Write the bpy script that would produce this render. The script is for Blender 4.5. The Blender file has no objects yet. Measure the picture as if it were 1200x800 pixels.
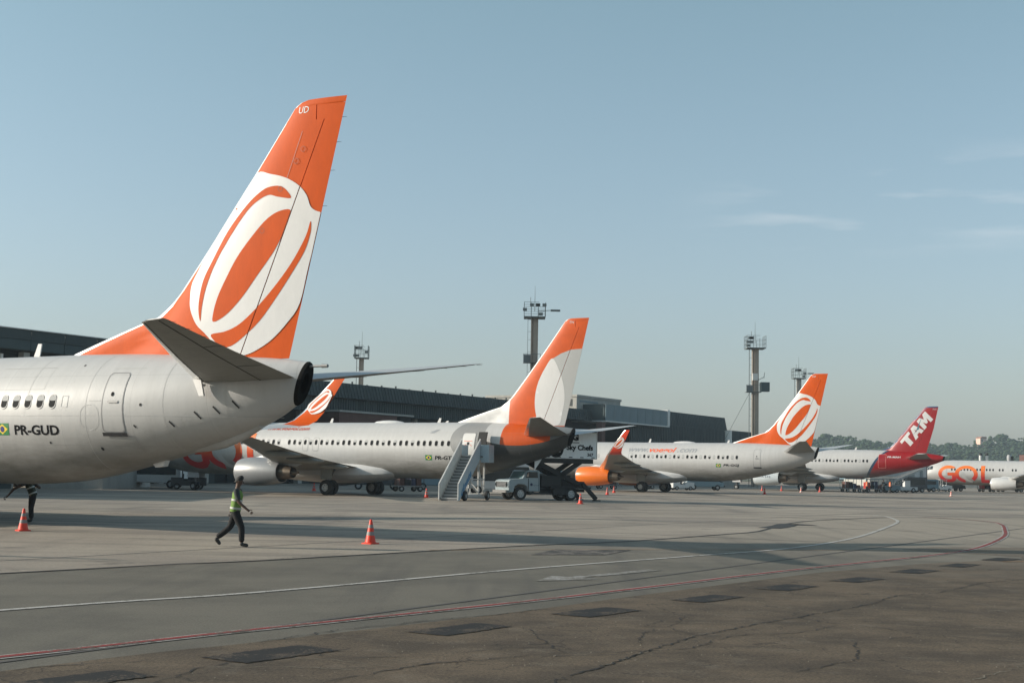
import bpy, bmesh, math, random
from mathutils import Vector, Matrix
R = math.radians
PI = math.pi
random.seed(7)
SC = bpy.context.scene
COL = SC.collection

# ------------------------------------------------------------------ camera
cam_d = bpy.data.cameras.new('camera')
cam = bpy.data.objects.new('camera', cam_d)
COL.objects.link(cam)
cam_d.sensor_width = 36
cam_d.lens = 36 * 1663.2 / 1200
cam_d.clip_start = 0.1
cam_d.clip_end = 20000
cam.matrix_world = (Matrix.Translation((0, 0, 2.067)) @ Matrix.Rotation(PI / 2 + 0.0903, 4, 'X')
                    @ Matrix.Rotation(0.0195, 4, 'Z'))
SC.camera = cam

# ------------------------------------------------------------------ sky, sun, exposure
SUN_EL = 19.3
world = bpy.data.worlds.new('World')
SC.world = world
world.use_nodes = True
wn = world.node_tree
wn.nodes.clear()
def WN(t): return wn.nodes.new(t)
sky = WN('ShaderNodeTexSky')
sky.sky_type = 'NISHITA'
sky.sun_disc = False
sky.sun_elevation = R(SUN_EL)
sky.sun_rotation = R(-90.7)
sky.altitude = 700
sky.air_density = 1.15
sky.dust_density = 3.0
sky.ozone_density = 2.5
hsv = WN('ShaderNodeHueSaturation')
hsv.inputs['Saturation'].default_value = 0.72
wn.links.new(sky.outputs[0], hsv.inputs['Color'])
tint = WN('ShaderNodeMix'); tint.data_type = 'RGBA'; tint.blend_type = 'MULTIPLY'
tint.inputs[0].default_value = 1.0
wn.links.new(hsv.outputs[0], tint.inputs[6])
# thin cirrus wisps high in the sky
tc = WN('ShaderNodeTexCoord')
sepd = WN('ShaderNodeSeparateXYZ'); wn.links.new(tc.outputs['Generated'], sepd.inputs[0])
def WR(v, a, b, c, d, smooth=True):
    n = WN('ShaderNodeMapRange'); n.interpolation_type = 'SMOOTHSTEP' if smooth else 'LINEAR'
    for i_, q_ in ((1, a), (2, b), (3, c), (4, d)): n.inputs[i_].default_value = q_
    wn.links.new(v, n.inputs[0]); return n.outputs[0]
hue = WN('ShaderNodeMix'); hue.data_type = 'RGBA'
hue.inputs[6].default_value = (0.985, 0.965, 1.03, 1); hue.inputs[7].default_value = (0.87, 1.045, 0.965, 1)
wn.links.new(WR(sepd.outputs[2], 0.0, 0.33, 0.0, 1.0, False), hue.inputs[0])
wn.links.new(hue.outputs[2], tint.inputs[7])
def WM(op, a, b):
    n = WN('ShaderNodeMath'); n.operation = op; wn.links.new(a, n.inputs[0]); wn.links.new(b, n.inputs[1]); return n.outputs[0]
band = WM('MULTIPLY', WM('MULTIPLY', WR(sepd.outputs[2], .145, .175, 0, 1), WR(sepd.outputs[2], .195, .23, 1, 0)), WR(sepd.outputs[0], .10, .22, 0, 1))
mp = WN('ShaderNodeMapping'); mp.inputs['Scale'].default_value = (2.2, 2.2, 16)
wn.links.new(tc.outputs['Generated'], mp.inputs[0])
nz = WN('ShaderNodeTexNoise'); nz.inputs['Scale'].default_value = 2.4; nz.inputs['Detail'].default_value = 6
nz.inputs['Roughness'].default_value = 0.55
wn.links.new(mp.outputs[0], nz.inputs['Vector'])
cr = WN('ShaderNodeValToRGB')
cr.color_ramp.elements[0].position = 0.50; cr.color_ramp.elements[0].color = (0, 0, 0, 1)
cr.color_ramp.elements[1].position = 0.72; cr.color_ramp.elements[1].color = (0.3, 0.3, 0.3, 1)
wn.links.new(nz.outputs[0], cr.inputs[0])
cm = WN('ShaderNodeMix'); cm.data_type = 'RGBA'
cm.inputs[7].default_value = (7.6, 7.2, 7.0, 1)
bw_ = WN('ShaderNodeRGBToBW'); wn.links.new(cr.outputs[0], bw_.inputs[0])
wn.links.new(WM('MULTIPLY', bw_.outputs[0], band), cm.inputs[0])
wn.links.new(tint.outputs[2], cm.inputs[6])
bg = WN('ShaderNodeBackground')
bg.inputs['Strength'].default_value = 0.14
wn.links.new(cm.outputs[2], bg.inputs['Color'])
wo = WN('ShaderNodeOutputWorld')
wn.links.new(bg.outputs[0], wo.inputs[0])

sun_d = bpy.data.lights.new('sun', 'SUN')
sun_d.energy = 5.0
sun_d.angle = R(0.53)
sun_d.color = (1.0, 0.90, 0.78)
sun = bpy.data.objects.new('sun', sun_d)
COL.objects.link(sun)
sd = Vector((-math.cos(R(SUN_EL)), -0.0127, math.sin(R(SUN_EL))))
sun.rotation_euler = sd.to_track_quat('Z', 'Y').to_euler()
sun.location = (-60, 0, 40)

SC.view_settings.view_transform = 'Standard'
SC.view_settings.look = 'None'
SC.view_settings.exposure = 0.2
SC.view_settings.gamma = 1.0
SC.view_settings.use_curve_mapping = False

# ------------------------------------------------------------------ materials
MATS = {}
def mat(name, col, rough=0.5, metal=0.0, var=0.0, vscale=1.0, bump=0.0, bscale=20, stretch=None, spec=0.5, coat=0.0):
    if name in MATS: return MATS[name]
    m = bpy.data.materials.new(name); m.use_nodes = True
    nt = m.node_tree; b = nt.nodes['Principled BSDF']
    b.inputs['Base Color'].default_value = (*col, 1)
    b.inputs['Roughness'].default_value = rough
    b.inputs['Metallic'].default_value = metal
    b.inputs['Specular IOR Level'].default_value = spec
    b.inputs['Coat Weight'].default_value = coat
    b.inputs['Coat Roughness'].default_value = 0.12
    if var or bump:
        t = nt.nodes.new('ShaderNodeTexCoord')
        mpn = nt.nodes.new('ShaderNodeMapping')
        mpn.inputs['Scale'].default_value = stretch or (1, 1, 1)
        nt.links.new(t.outputs['Object'], mpn.inputs[0])
    if var:
        n = nt.nodes.new('ShaderNodeTexNoise'); n.inputs['Scale'].default_value = vscale
        n.inputs['Detail'].default_value = 6; n.inputs['Roughness'].default_value = 0.86
        nt.links.new(mpn.outputs[0], n.inputs['Vector'])
        r = nt.nodes.new('ShaderNodeMapRange')
        r.inputs[1].default_value = 0.3; r.inputs[2].default_value = 0.7
        r.inputs[3].default_value = 1 - var; r.inputs[4].default_value = 1 + var * 0.6
        nt.links.new(n.outputs[0], r.inputs[0])
        mx = nt.nodes.new('ShaderNodeMix'); mx.data_type = 'RGBA'; mx.blend_type = 'MULTIPLY'
        mx.inputs[0].default_value = 1
        mx.inputs[6].default_value = (*col, 1)
        nt.links.new(r.outputs[0], mx.inputs[7])
        nt.links.new(mx.outputs[2], b.inputs['Base Color'])
    if bump:
        n2 = nt.nodes.new('ShaderNodeTexNoise'); n2.inputs['Scale'].default_value = bscale
        n2.inputs['Detail'].default_value = 4
        nt.links.new(mpn.outputs[0], n2.inputs['Vector'])
        bp = nt.nodes.new('ShaderNodeBump'); bp.inputs['Strength'].default_value = bump
        bp.inputs['Distance'].default_value = 0.02
        nt.links.new(n2.outputs[0], bp.inputs['Height'])
        nt.links.new(bp.outputs[0], b.inputs['Normal'])
    MATS[name] = m
    return m

def worn(name, paint, under, amount, scale):
    m = bpy.data.materials.new(name); m.use_nodes = True; nt = m.node_tree; b = nt.nodes['Principled BSDF']
    t = nt.nodes.new('ShaderNodeTexCoord').outputs['Object']
    f1 = rng(nt, noise(nt, t, scale, 7, .8), .5 - .12, .5 + .12, 0, 1)
    f2 = rng(nt, noise(nt, t, scale * .12, 4, .6), .38, .62, amount - .3, amount + .3)
    f = mth(nt, 'LESS_THAN', f1, f2)
    c = mixc(nt, f, paint, under)
    c = mixc(nt, 1.0, c, rng(nt, noise(nt, t, 40, 4, .8), .4, .6, .8, 1.2), 'MULTIPLY')
    nt.links.new(c, b.inputs['Base Color']); b.inputs['Roughness'].default_value = .85; b.inputs['Specular IOR Level'].default_value = .25
    return m
def mth(nt, op, a, b=None, c=None):
    n = nt.nodes.new('ShaderNodeMath'); n.operation = op
    for i, v in enumerate((a, b, c)):
        if v is None: continue
        if isinstance(v, (int, float)): n.inputs[i].default_value = v
        else: nt.links.new(v, n.inputs[i])
    return n.outputs[0]
def mixc(nt, f, a, b, blend='MIX'):
    n = nt.nodes.new('ShaderNodeMix'); n.data_type = 'RGBA'; n.blend_type = blend
    for i, v in ((0, f), (6, a), (7, b)):
        if isinstance(v, tuple): n.inputs[i].default_value = (*v, 1)
        elif isinstance(v, (int, float)): n.inputs[i].default_value = v
        else: nt.links.new(v, n.inputs[i])
    return n.outputs[2]
def noise(nt, vec, scale, detail=5, rough=0.6, stretch=None):
    if stretch:
        m_ = nt.nodes.new('ShaderNodeMapping'); m_.inputs['Scale'].default_value = stretch[:3]
        if len(stretch) > 3: m_.inputs['Rotation'].default_value = (0, 0, stretch[3])
        nt.links.new(vec, m_.inputs[0]); vec = m_.outputs[0]
    n = nt.nodes.new('ShaderNodeTexNoise'); n.inputs['Scale'].default_value = scale
    n.inputs['Detail'].default_value = detail; n.inputs['Roughness'].default_value = rough
    nt.links.new(vec, n.inputs['Vector'])
    return n.outputs[0]
def rng(nt, v, a, b, c, d):
    n = nt.nodes.new('ShaderNodeMapRange')
    for i, q in enumerate((v, a, b, c, d)):
        if isinstance(q, (int, float)): n.inputs[i].default_value = q
        else: nt.links.new(q, n.inputs[i])
    return n.outputs[0]

WHITE = (0.45, 0.447, 0.44)
ORANGE = (0.52, 0.072, 0.002)
TAMRED = (0.27, 0.002, 0.004)
SREF = 19.8            # aircraft station under the empties' origin

def livery(name, kind):
    """painted fuselage skin: object coordinates are metres, x = station - SREF, z = height"""
    m = bpy.data.materials.new(name); m.use_nodes = True
    nt = m.node_tree; b = nt.nodes['Principled BSDF']
    t = nt.nodes.new('ShaderNodeTexCoord').outputs['Object']
    sp = nt.nodes.new('ShaderNodeSeparateXYZ'); nt.links.new(t, sp.inputs[0])
    s = mth(nt, 'ADD', sp.outputs[0], SREF); z = sp.outputs[2]
    c = WHITE
    if kind == 'old':
        # grey disc and grey band round the rear door, dark grey underside of the tail
        dx = mth(nt, 'SUBTRACT', s, 31.75); dz = mth(nt, 'SUBTRACT', z, 4.15)
        d = mth(nt, 'SQRT', mth(nt, 'ADD', mth(nt, 'POWER', dx, 2), mth(nt, 'POWER', mth(nt, 'MULTIPLY', dz, 1.35), 2)))
        g = mth(nt, 'MULTIPLY', mth(nt, 'LESS_THAN', d, 2.3), mth(nt, 'LESS_THAN', s, 32.05))
        c = mixc(nt, g, c, (0.25, 0.25, 0.245))
        e1 = mth(nt, 'SUBTRACT', s, 34.4); e2 = mth(nt, 'SUBTRACT', z, 8.0)
        # lower edge is the arc of a large ellipse
        e = mth(nt, 'ADD', mth(nt, 'POWER', mth(nt, 'DIVIDE', e1, 6.0), 2), mth(nt, 'POWER', mth(nt, 'DIVIDE', e2, 4.25), 2))
        lo = mth(nt, 'MULTIPLY', mth(nt, 'GREATER_THAN', e, 1.0), mth(nt, 'LESS_THAN', z, 4.75))
        lo = mth(nt, 'MULTIPLY', lo, mth(nt, 'GREATER_THAN', s, 31.95))
        oz = mth(nt, 'MULTIPLY', mth(nt, 'GREATER_THAN', s, 33.35), mth(nt, 'LESS_THAN', s, 36.9))
        c = mixc(nt, oz, c, ORANGE)
        c = mixc(nt, mth(nt, 'GREATER_THAN', s, 36.9), c, (0.15, 0.165, 0.175))
        c = mixc(nt, lo, c, (0.055, 0.055, 0.054))
    if kind == 'tam':
        q = mth(nt, 'ADD', mth(nt, 'MULTIPLY', mth(nt, 'SUBTRACT', z, 2.1), 0.62), 28.2)
        bow = mth(nt, 'MULTIPLY', mth(nt, 'POWER', mth(nt, 'MAXIMUM', mth(nt, 'SUBTRACT', z, 4.4), 0), 2), 0.25)
        q = mth(nt, 'ADD', q, bow)
        c = mixc(nt, mth(nt, 'GREATER_THAN', s, q), c, (0.02, 0.05, 0.10))
        c = mixc(nt, mth(nt, 'GREATER_THAN', s, mth(nt, 'ADD', q, 0.36)), c, TAMRED)
    # grime: rain streaks running down, grey film; dirty belly also carries painted underside shade
    st = noise(nt, t, 1.6, 6, 0.65, (2.6, 0.4, 0.35))
    c = mixc(nt, 1.0, c, rng(nt, st, 0.3, 0.75, 0.93, 1.03), 'MULTIPLY')
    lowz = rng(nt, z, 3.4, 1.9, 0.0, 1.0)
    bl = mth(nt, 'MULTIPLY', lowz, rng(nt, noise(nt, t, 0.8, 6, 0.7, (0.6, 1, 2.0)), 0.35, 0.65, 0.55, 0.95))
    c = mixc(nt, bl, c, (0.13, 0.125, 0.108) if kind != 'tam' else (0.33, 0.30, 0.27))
    # hairline skin joints
    wv = mth(nt, 'FRACT', mth(nt, 'MULTIPLY', s, 1 / 2.54))
    ln = mth(nt, 'LESS_THAN', wv, 0.006)
    c = mixc(nt, mth(nt, 'MULTIPLY', ln, 0.30), c, (0.2, 0.2, 0.2))
    for zz in (4.62, 3.42, 2.55):
        lz = mth(nt, 'LESS_THAN', mth(nt, 'ABSOLUTE', mth(nt, 'SUBTRACT', z, zz)), 0.006)
        c = mixc(nt, mth(nt, 'MULTIPLY', lz, 0.3), c, (0.2, 0.2, 0.2))
    blot = noise(nt, t, 5.0, 5, 0.7, (1, 1, .5))
    c = mixc(nt, rng(nt, blot, .60, .72, 0, .22), c, (0.25, 0.24, 0.21))
    nt.links.new(c, b.inputs['Base Color'])
    b.inputs['Roughness'].default_value = 0.46
    b.inputs['Specular IOR Level'].default_value = 0.32
    b.inputs['Coat Weight'].default_value = 0.0
    b.inputs['Coat Roughness'].default_value = 0.18
    bp = nt.nodes.new('ShaderNodeBump'); bp.inputs['Strength'].default_value = 0.16; bp.inputs['Distance'].default_value = 0.05
    nt.links.new(noise(nt, t, 2.0, 3, 0.5, (1.0, 1, .6)), bp.inputs['Height'])
    nt.links.new(bp.outputs[0], b.inputs['Normal'])
    return m

def old_fin():
    m = bpy.data.materials.new('orange_fin_white_fillet_paint'); m.use_nodes = True; nt = m.node_tree; b = nt.nodes['Principled BSDF']
    t = nt.nodes.new('ShaderNodeTexCoord').outputs['Object']; sp = nt.nodes.new('ShaderNodeSeparateXYZ'); nt.links.new(t, sp.inputs[0])
    f = mth(nt, 'GREATER_THAN', sp.outputs[0], 33.32 - SREF)
    c = mixc(nt, f, (.55, .547, .54), ORANGE); c = mixc(nt, 1.0, c, rng(nt, noise(nt, t, 1.3, 6, .6), .35, .65, .88, 1.05), 'MULTIPLY')
    nt.links.new(c, b.inputs['Base Color']); b.inputs['Roughness'].default_value = .5; b.inputs['Specular IOR Level'].default_value = .25
    return m
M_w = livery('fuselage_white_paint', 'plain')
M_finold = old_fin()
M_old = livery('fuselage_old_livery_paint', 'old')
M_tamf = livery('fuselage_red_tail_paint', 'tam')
M_or = mat('orange_paint', ORANGE, 0.55, var=0.14, vscale=1.2, stretch=(1, 1, 0.3), spec=.12)
M_or2 = mat('engine_orange_paint', (0.80, 0.17, 0.008), 0.35, var=0.1, vscale=1.5, coat=0.3)
M_red = mat('red_paint', (0.60, 0.045, 0.012), 0.38, var=0.1, vscale=1.5)
M_tred = mat('tail_red_paint', TAMRED, 0.36, var=0.08, vscale=1.0, coat=0.3)
M_wp = mat('white_paint', (0.55, 0.547, 0.54), 0.48, var=0.07, vscale=1.4, stretch=(1, 1, 0.4))
M_gp = mat('silver_grey_paint', (0.36, 0.365, 0.36), 0.42, var=0.06, vscale=1.4)
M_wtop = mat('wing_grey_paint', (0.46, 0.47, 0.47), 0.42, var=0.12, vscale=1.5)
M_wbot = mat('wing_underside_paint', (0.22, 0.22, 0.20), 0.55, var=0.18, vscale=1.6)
M_lead = mat('polished_leading_edge', (0.85, 0.85, 0.83), 0.26, metal=0.9, var=0.08, vscale=3)
M_finle = mat('bare_fin_leading_edge', (0.88, 0.88, 0.86), 0.35, metal=0.15)
M_silver = mat('silver_cowl_paint', (0.27, 0.275, 0.28), 0.42, metal=0.2, var=0.10, vscale=2.0)
M_hot = mat('burnt_exhaust_metal', (0.16, 0.13, 0.10), 0.45, metal=0.8, var=0.3, vscale=4)
M_blk = mat('black_rubber', (0.018, 0.018, 0.018), 0.75, var=0.2, vscale=5)
M_dark = mat('dark_gap', (0.02, 0.02, 0.022), 0.8)
M_soot = mat('sooty_exhaust', (0.008, 0.008, 0.008), 0.9, spec=.1)
M_seam = mat('seam_grey', (0.22, 0.22, 0.22), 0.6)
M_rim = mat('wheel_rim_grey', (0.45, 0.45, 0.44), 0.5, metal=0.3)
M_gear = mat('gear_strut_grey', (0.20, 0.20, 0.20), 0.5, metal=0.4)
M_glass = mat('dark_glass', (0.02, 0.028, 0.032), 0.08, spec=0.8)
M_pane = mat('cabin_pane', (0.012, 0.013, 0.014), 0.6, spec=0.04)
M_blind = mat('cabin_blind', (0.34, 0.345, 0.34), 0.7)
M_black = mat('black_letter_paint', (0.006, 0.006, 0.007), 0.8, spec=.1)
M_greyt = mat('grey_letter_paint', (0.27, 0.28, 0.29), 0.5)
M_ort = mat('orange_letter_paint', (0.72, 0.10, 0.02), 0.45)
M_navy = mat('navy_letter_paint', (0.01, 0.018, 0.06), 0.5)
M_green = mat('flag_green', (0.01, 0.17, 0.045), 0.5)
M_yel = mat('flag_yellow', (0.75, 0.55, 0.03), 0.5)
M_blue = mat('flag_blue', (0.01, 0.02, 0.16), 0.5)

def gol_gradient():
    m = bpy.data.materials.new('orange_to_red_letter_paint'); m.use_nodes = True
    nt = m.node_tree; b = nt.nodes['Principled BSDF']
    t = nt.nodes.new('ShaderNodeTexCoord').outputs['Object']
    sp = nt.nodes.new('ShaderNodeSeparateXYZ'); nt.links.new(t, sp.inputs[0])
    f = rng(nt, sp.outputs[2], 3.9, 2.5, 0, 1)
    c = mixc(nt, f, (0.72, 0.15, 0.006), (0.42, 0.008, 0.008))
    nt.links.new(c, b.inputs['Base Color']); b.inputs['Roughness'].default_value = 0.4
    return m
M_grad = gol_gradient()

# ------------------------------------------------------------------ mesh helpers
def link(name, me, parent=None, mats=None, smooth=False):
    if mats:
        for m in mats: me.materials.append(m)
    o = bpy.data.objects.new(name, me); COL.objects.link(o)
    if parent: o.parent = parent
    if smooth:
        for p in me.polygons: p.use_smooth = True
    return o
def thing(name, label, cat, loc=(0, 0, 0), rz=0, group=None):
    o = bpy.data.objects.new(name, None); COL.objects.link(o)
    o.empty_display_size = 0.5
    o.location = loc; o.rotation_euler = (0, 0, rz)
    o['label'] = label; o['category'] = cat
    if group: o['group'] = group
    return o
def inst(src, parent=None, loc=None, rot=None, scale=None):
    o = src.copy(); COL.objects.link(o)
    if parent: o.parent = parent
    if loc is not None: o.location = loc
    if rot is not None: o.rotation_euler = rot
    if scale is not None: o.scale = scale
    return o
def copy_tree(o, parent=None):
    c = o.copy(); COL.objects.link(c); c.parent = parent
    for ch in [x for x in ALLCH(o)]: copy_tree(ch, c)
    return c
def ALLCH(o): return [x for x in bpy.data.objects if x.parent == o]

class MB:
    def __init__(self): self.v = []; self.f = []; self.mi = []; self.sm = []
    def add(self, vs, fs, mi=0, sm=False):
        k = len(self.v); self.v += [tuple(v) for v in vs]
        for f in fs: self.f.append([i + k for i in f]); self.mi.append(mi); self.sm.append(sm)
        return self
    def box(self, x0, x1, y0, y1, z0, z1, mi=0, M=None):
        vs = [Vector((x, y, z)) for x in (x0, x1) for y in (y0, y1) for z in (z0, z1)]
        if M is not None: vs = [M @ v for v in vs]
        return self.add(vs, [(0, 1, 3, 2), (4, 6, 7, 5), (0, 4, 5, 1), (2, 3, 7, 6), (0, 2, 6, 4), (1, 5, 7, 3)], mi)
    def tube(self, p0, p1, r0, r1=None, n=8, mi=0, sm=True, cap=True):
        r1 = r0 if r1 is None else r1
        p0 = Vector(p0); p1 = Vector(p1); d = (p1 - p0).normalized()
        a = d.orthogonal().normalized(); b = d.cross(a)
        vs = []
        for p, r in ((p0, r0), (p1, r1)):
            for i in range(n):
                t = 2 * PI * i / n; vs.append(p + (a * math.cos(t) + b * math.sin(t)) * r)
        fs = [(i, (i + 1) % n, n + (i + 1) % n, n + i) for i in range(n)]
        self.add(vs, fs, mi, sm)
        if cap:
            self.add(vs[:n], [tuple(range(n - 1, -1, -1))], mi); self.add(vs[n:], [tuple(range(n))], mi)
        return self
    def bar(self, p0, p1, w, h=None, mi=0):
        """square-section bar"""
        h = h or w
        p0 = Vector(p0); p1 = Vector(p1); d = (p1 - p0); L = d.length; d.normalize()
        up = Vector((0, 0, 1)) if abs(d.z) < 0.95 else Vector((1, 0, 0))
        a = d.cross(up).normalized(); b = a.cross(d)
        M = Matrix((( d.x, a.x, b.x, p0.x), (d.y, a.y, b.y, p0.y), (d.z, a.z, b.z, p0.z), (0, 0, 0, 1)))
        return self.box(0, L, -w / 2, w / 2, -h / 2, h / 2, mi, M)
    def prism(self, pts, y0, y1, mi=0, axis='y'):
        """closed outline in (x,z) pushed from y0 to y1"""
        n = len(pts)
        vs = [(p[0], y, p[1]) for y in (y0, y1) for p in pts]
        if axis == 'x': vs = [(y, p[0], p[1]) for y in (y0, y1) for p in pts]
        fs = [(i, (i + 1) % n, n + (i + 1) % n, n + i) for i in range(n)] + [tuple(range(n)), tuple(range(2 * n - 1, n - 1, -1))]
        return self.add(vs, fs, mi)
    def rings(self, rings, mi=0, sm=True, closed=True, cap0=False, cap1=False, mif=None):
        n = len(rings[0]); vs = [p for r in rings for p in r]; k = len(self.v)
        self.v += [tuple(v) for v in vs]
        for j in range(len(rings) - 1):
            for i in range(n if closed else n - 1):
                a = j * n + i; b = j * n + (i + 1) % n
                self.f.append([k + a, k + b, k + b + n, k + a + n]); self.mi.append(mif(j, i) if mif else mi); self.sm.append(sm)
        if cap0: self.f.append([k + i for i in range(n - 1, -1, -1)]); self.mi.append(mi); self.sm.append(False)
        if cap1: self.f.append([k + (len(rings) - 1) * n + i for i in range(n)]); self.mi.append(mi); self.sm.append(False)
        return self
    def mesh(self, name, mats, fix=True):
        me = bpy.data.meshes.new(name)
        me.from_pydata(self.v, [], self.f)
        for m in mats: me.materials.append(m)
        me.polygons.foreach_set('material_index', self.mi)
        me.polygons.foreach_set('use_smooth', self.sm)
        if fix:
            bm = bmesh.new(); bm.from_mesh(me)
            bmesh.ops.recalc_face_normals(bm, faces=bm.faces)
            bm.to_mesh(me); bm.free()
        me.set_sharp_from_angle(angle=R(38))
        me.update()
        return me
    def build(self, name, mats, parent=None, fix=True):
        return link(name, self.mesh(name, mats, fix), parent)

def interp(tab, x):
    if x <= tab[0][0]: return tab[0][1:]
    for a, b in zip(tab, tab[1:]):
        if x <= b[0]:
            t = (x - a[0]) / (b[0] - a[0])
            return tuple(p + (q - p) * t for p, q in zip(a[1:], b[1:]))
    return tab[-1][1:]
def interp_s(tab, x):
    """smooth (Catmull-Rom) interpolation of a table"""
    n = len(tab)
    if x <= tab[0][0]: return tab[0][1:]
    if x >= tab[-1][0]: return tab[-1][1:]
    for i in range(n - 1):
        if x <= tab[i + 1][0]:
            p1, p2 = tab[i], tab[i + 1]
            p0 = tab[i - 1] if i else p1; p3 = tab[i + 2] if i + 2 < n else p2
            h = p2[0] - p1[0]; t = (x - p1[0]) / h; out = []
            for k in range(1, len(p1)):
                d1 = (p2[k] - p0[k]) / (p2[0] - p0[0]) * h if p2[0] != p0[0] else 0
                d2 = (p3[k] - p1[k]) / (p3[0] - p1[0]) * h if p3[0] != p1[0] else 0
                out.append((2 * t ** 3 - 3 * t * t + 1) * p1[k] + (t ** 3 - 2 * t * t + t) * d1 + (-2 * t ** 3 + 3 * t * t) * p2[k] + (t ** 3 - t * t) * d2)
            return tuple(out)

def crom(pts, n=5, closed=True):
    out = []; N = len(pts)
    rngi = range(N) if closed else range(N - 1)
    for i in rngi:
        g = (lambda k: pts[k % N]) if closed else (lambda k: pts[max(0, min(N - 1, k))])
        p0, p1, p2, p3 = g(i - 1), g(i), g(i + 1), g(i + 2)
        for j in range(n):
            t = j / n
            out.append(tuple(0.5 * ((2 * b) + (-a + c) * t + (2 * a - 5 * b + 4 * c - d) * t * t + (-a + 3 * b - 3 * c + d) * t ** 3)
                             for a, b, c, d in zip(p0, p1, p2, p3)))
    if not closed: out.append(tuple(pts[-1]))
    return out

# flat artwork (loops or lettering) -> bmesh in the (x,y) plane
def flat_bm(loops):
    cu = bpy.data.curves.new('c', 'CURVE'); cu.dimensions = '2D'; cu.fill_mode = 'BOTH'
    for lp in loops:
        sp = cu.splines.new('POLY'); sp.points.add(len(lp) - 1)
        for i, p in enumerate(lp): sp.points[i].co = (p[0], p[1], 0, 1)
        sp.use_cyclic_u = True
    o = bpy.data.objects.new('c', cu); me = o.to_mesh()
    bm = bmesh.new(); bm.from_mesh(me); o.to_mesh_clear()
    bpy.data.objects.remove(o); bpy.data.curves.remove(cu)
    return bm
def text_bm(txt, width, height, shear=0.0, bold=0.0, spacing=1.0):
    cu = bpy.data.curves.new('t', 'FONT'); cu.body = txt; cu.size = 1; cu.shear = shear; cu.offset = bold
    cu.space_character = spacing; cu.resolution_u = 3
    o = bpy.data.objects.new('t', cu); me = o.to_mesh()
    bm = bmesh.new(); bm.from_mesh(me); o.to_mesh_clear()
    bpy.data.objects.remove(o); bpy.data.curves.remove(cu)
    xs = [v.co.x for v in bm.verts]; ys = [v.co.y for v in bm.verts]
    x0, x1, y0, y1 = min(xs), max(xs), min(ys), max(ys)
    for v in bm.verts:
        v.co.x = (v.co.x - x0) / (x1 - x0) * width
        v.co.y = (v.co.y - y0) / (y1 - y0) * height
    return bm
def put_art(name, bm, fn, material, parent, step=0.25, gap=None, label=None):
    """cut the artwork fine enough to follow a curved skin, then lay it on with fn(x,y)->point"""
    if gap:
        (ax, ay), (bx, by), w = gap
        nrm = Vector((by - ay, -(bx - ax), 0)).normalized()
        for sgn in (-1, 1):
            bmesh.ops.bisect_plane(bm, geom=bm.verts[:] + bm.edges[:] + bm.faces[:], plane_co=Vector((ax, ay, 0)) + nrm * w * sgn, plane_no=nrm)
        bmesh.ops.delete(bm, geom=[f for f in bm.faces if abs((f.calc_center_median() - Vector((ax, ay, 0))).dot(nrm)) < w], context='FACES')
    if step and bm.verts:
        for ax in (0, 1):
            cs = [v.co[ax] for v in bm.verts]; a, b = min(cs), max(cs)
            k = math.ceil(a / step)
            while k * step < b:
                co = Vector((0, 0, 0)); co[ax] = k * step; no = Vector((0, 0, 0)); no[ax] = 1
                if k * step > a + 1e-4:
                    bmesh.ops.bisect_plane(bm, geom=bm.verts[:] + bm.edges[:] + bm.faces[:], plane_co=co, plane_no=no)
                k += 1
    for v in bm.verts: v.co = Vector(fn(v.co.x, v.co.y))
    me = bpy.data.meshes.new(name); bm.to_mesh(me); bm.free()
    for p in me.polygons: p.use_smooth = True
    o = link(name, me, parent, [material])
    if label: o['label'] = label
    return o
def move_bm(bm, dx, dy):
    for v in bm.verts: v.co.x += dx; v.co.y += dy
    return bm
def rrect(x0, x1, y0, y1, r, n=4):
    out = []
    for cx, cy, a0 in ((x1 - r, y1 - r, 0), (x0 + r, y1 - r, 90), (x0 + r, y0 + r, 180), (x1 - r, y0 + r, 270)):
        for i in range(n + 1):
            a = R(a0 + 90 * i / n); out.append((cx + r * math.cos(a), cy + r * math.sin(a)))
    return out
def strip(pts, w):
    """thin closed outline along an open polyline"""
    L = []; Rr = []
    for i, p in enumerate(pts):
        a = pts[max(0, i - 1)]; b = pts[min(len(pts) - 1, i + 1)]
        d = Vector((b[0] - a[0], b[1] - a[1])).normalized(); n = Vector((-d.y, d.x)) * w / 2
        L.append((p[0] + n.x, p[1] + n.y)); Rr.append((p[0] - n.x, p[1] - n.y))
    return L + Rr[::-1]

# ------------------------------------------------------------------ aircraft
FUS737 = [  # station, top, bottom, half width
    (0.00, 2.78, 2.72, 0.03), (0.10, 2.98, 2.50, 0.24), (0.35, 3.20, 2.30, 0.45), (0.8, 3.48, 2.06, 0.74), (1.4, 3.78, 1.84, 1.02), (1.9, 4.05, 1.70, 1.20),
    (2.5, 4.60, 1.57, 1.40), (3.1, 4.93, 1.46, 1.55), (4.0, 5.17, 1.38, 1.71), (5.5, 5.33, 1.33, 1.84), (7.0, 5.36, 1.32, 1.88),
    (16.0, 5.36, 1.32, 1.88), (26.3, 5.37, 1.32, 1.88), (28.5, 5.38, 1.38, 1.87), (30.4, 5.38, 1.58, 1.79), (32.5, 5.34, 2.01, 1.60), (34.5, 5.27, 2.50, 1.33),
    (36.4, 5.16, 3.04, 0.92), (37.4, 5.08, 3.42, 0.60), (38.1, 4.99, 3.76, 0.28)]
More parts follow.
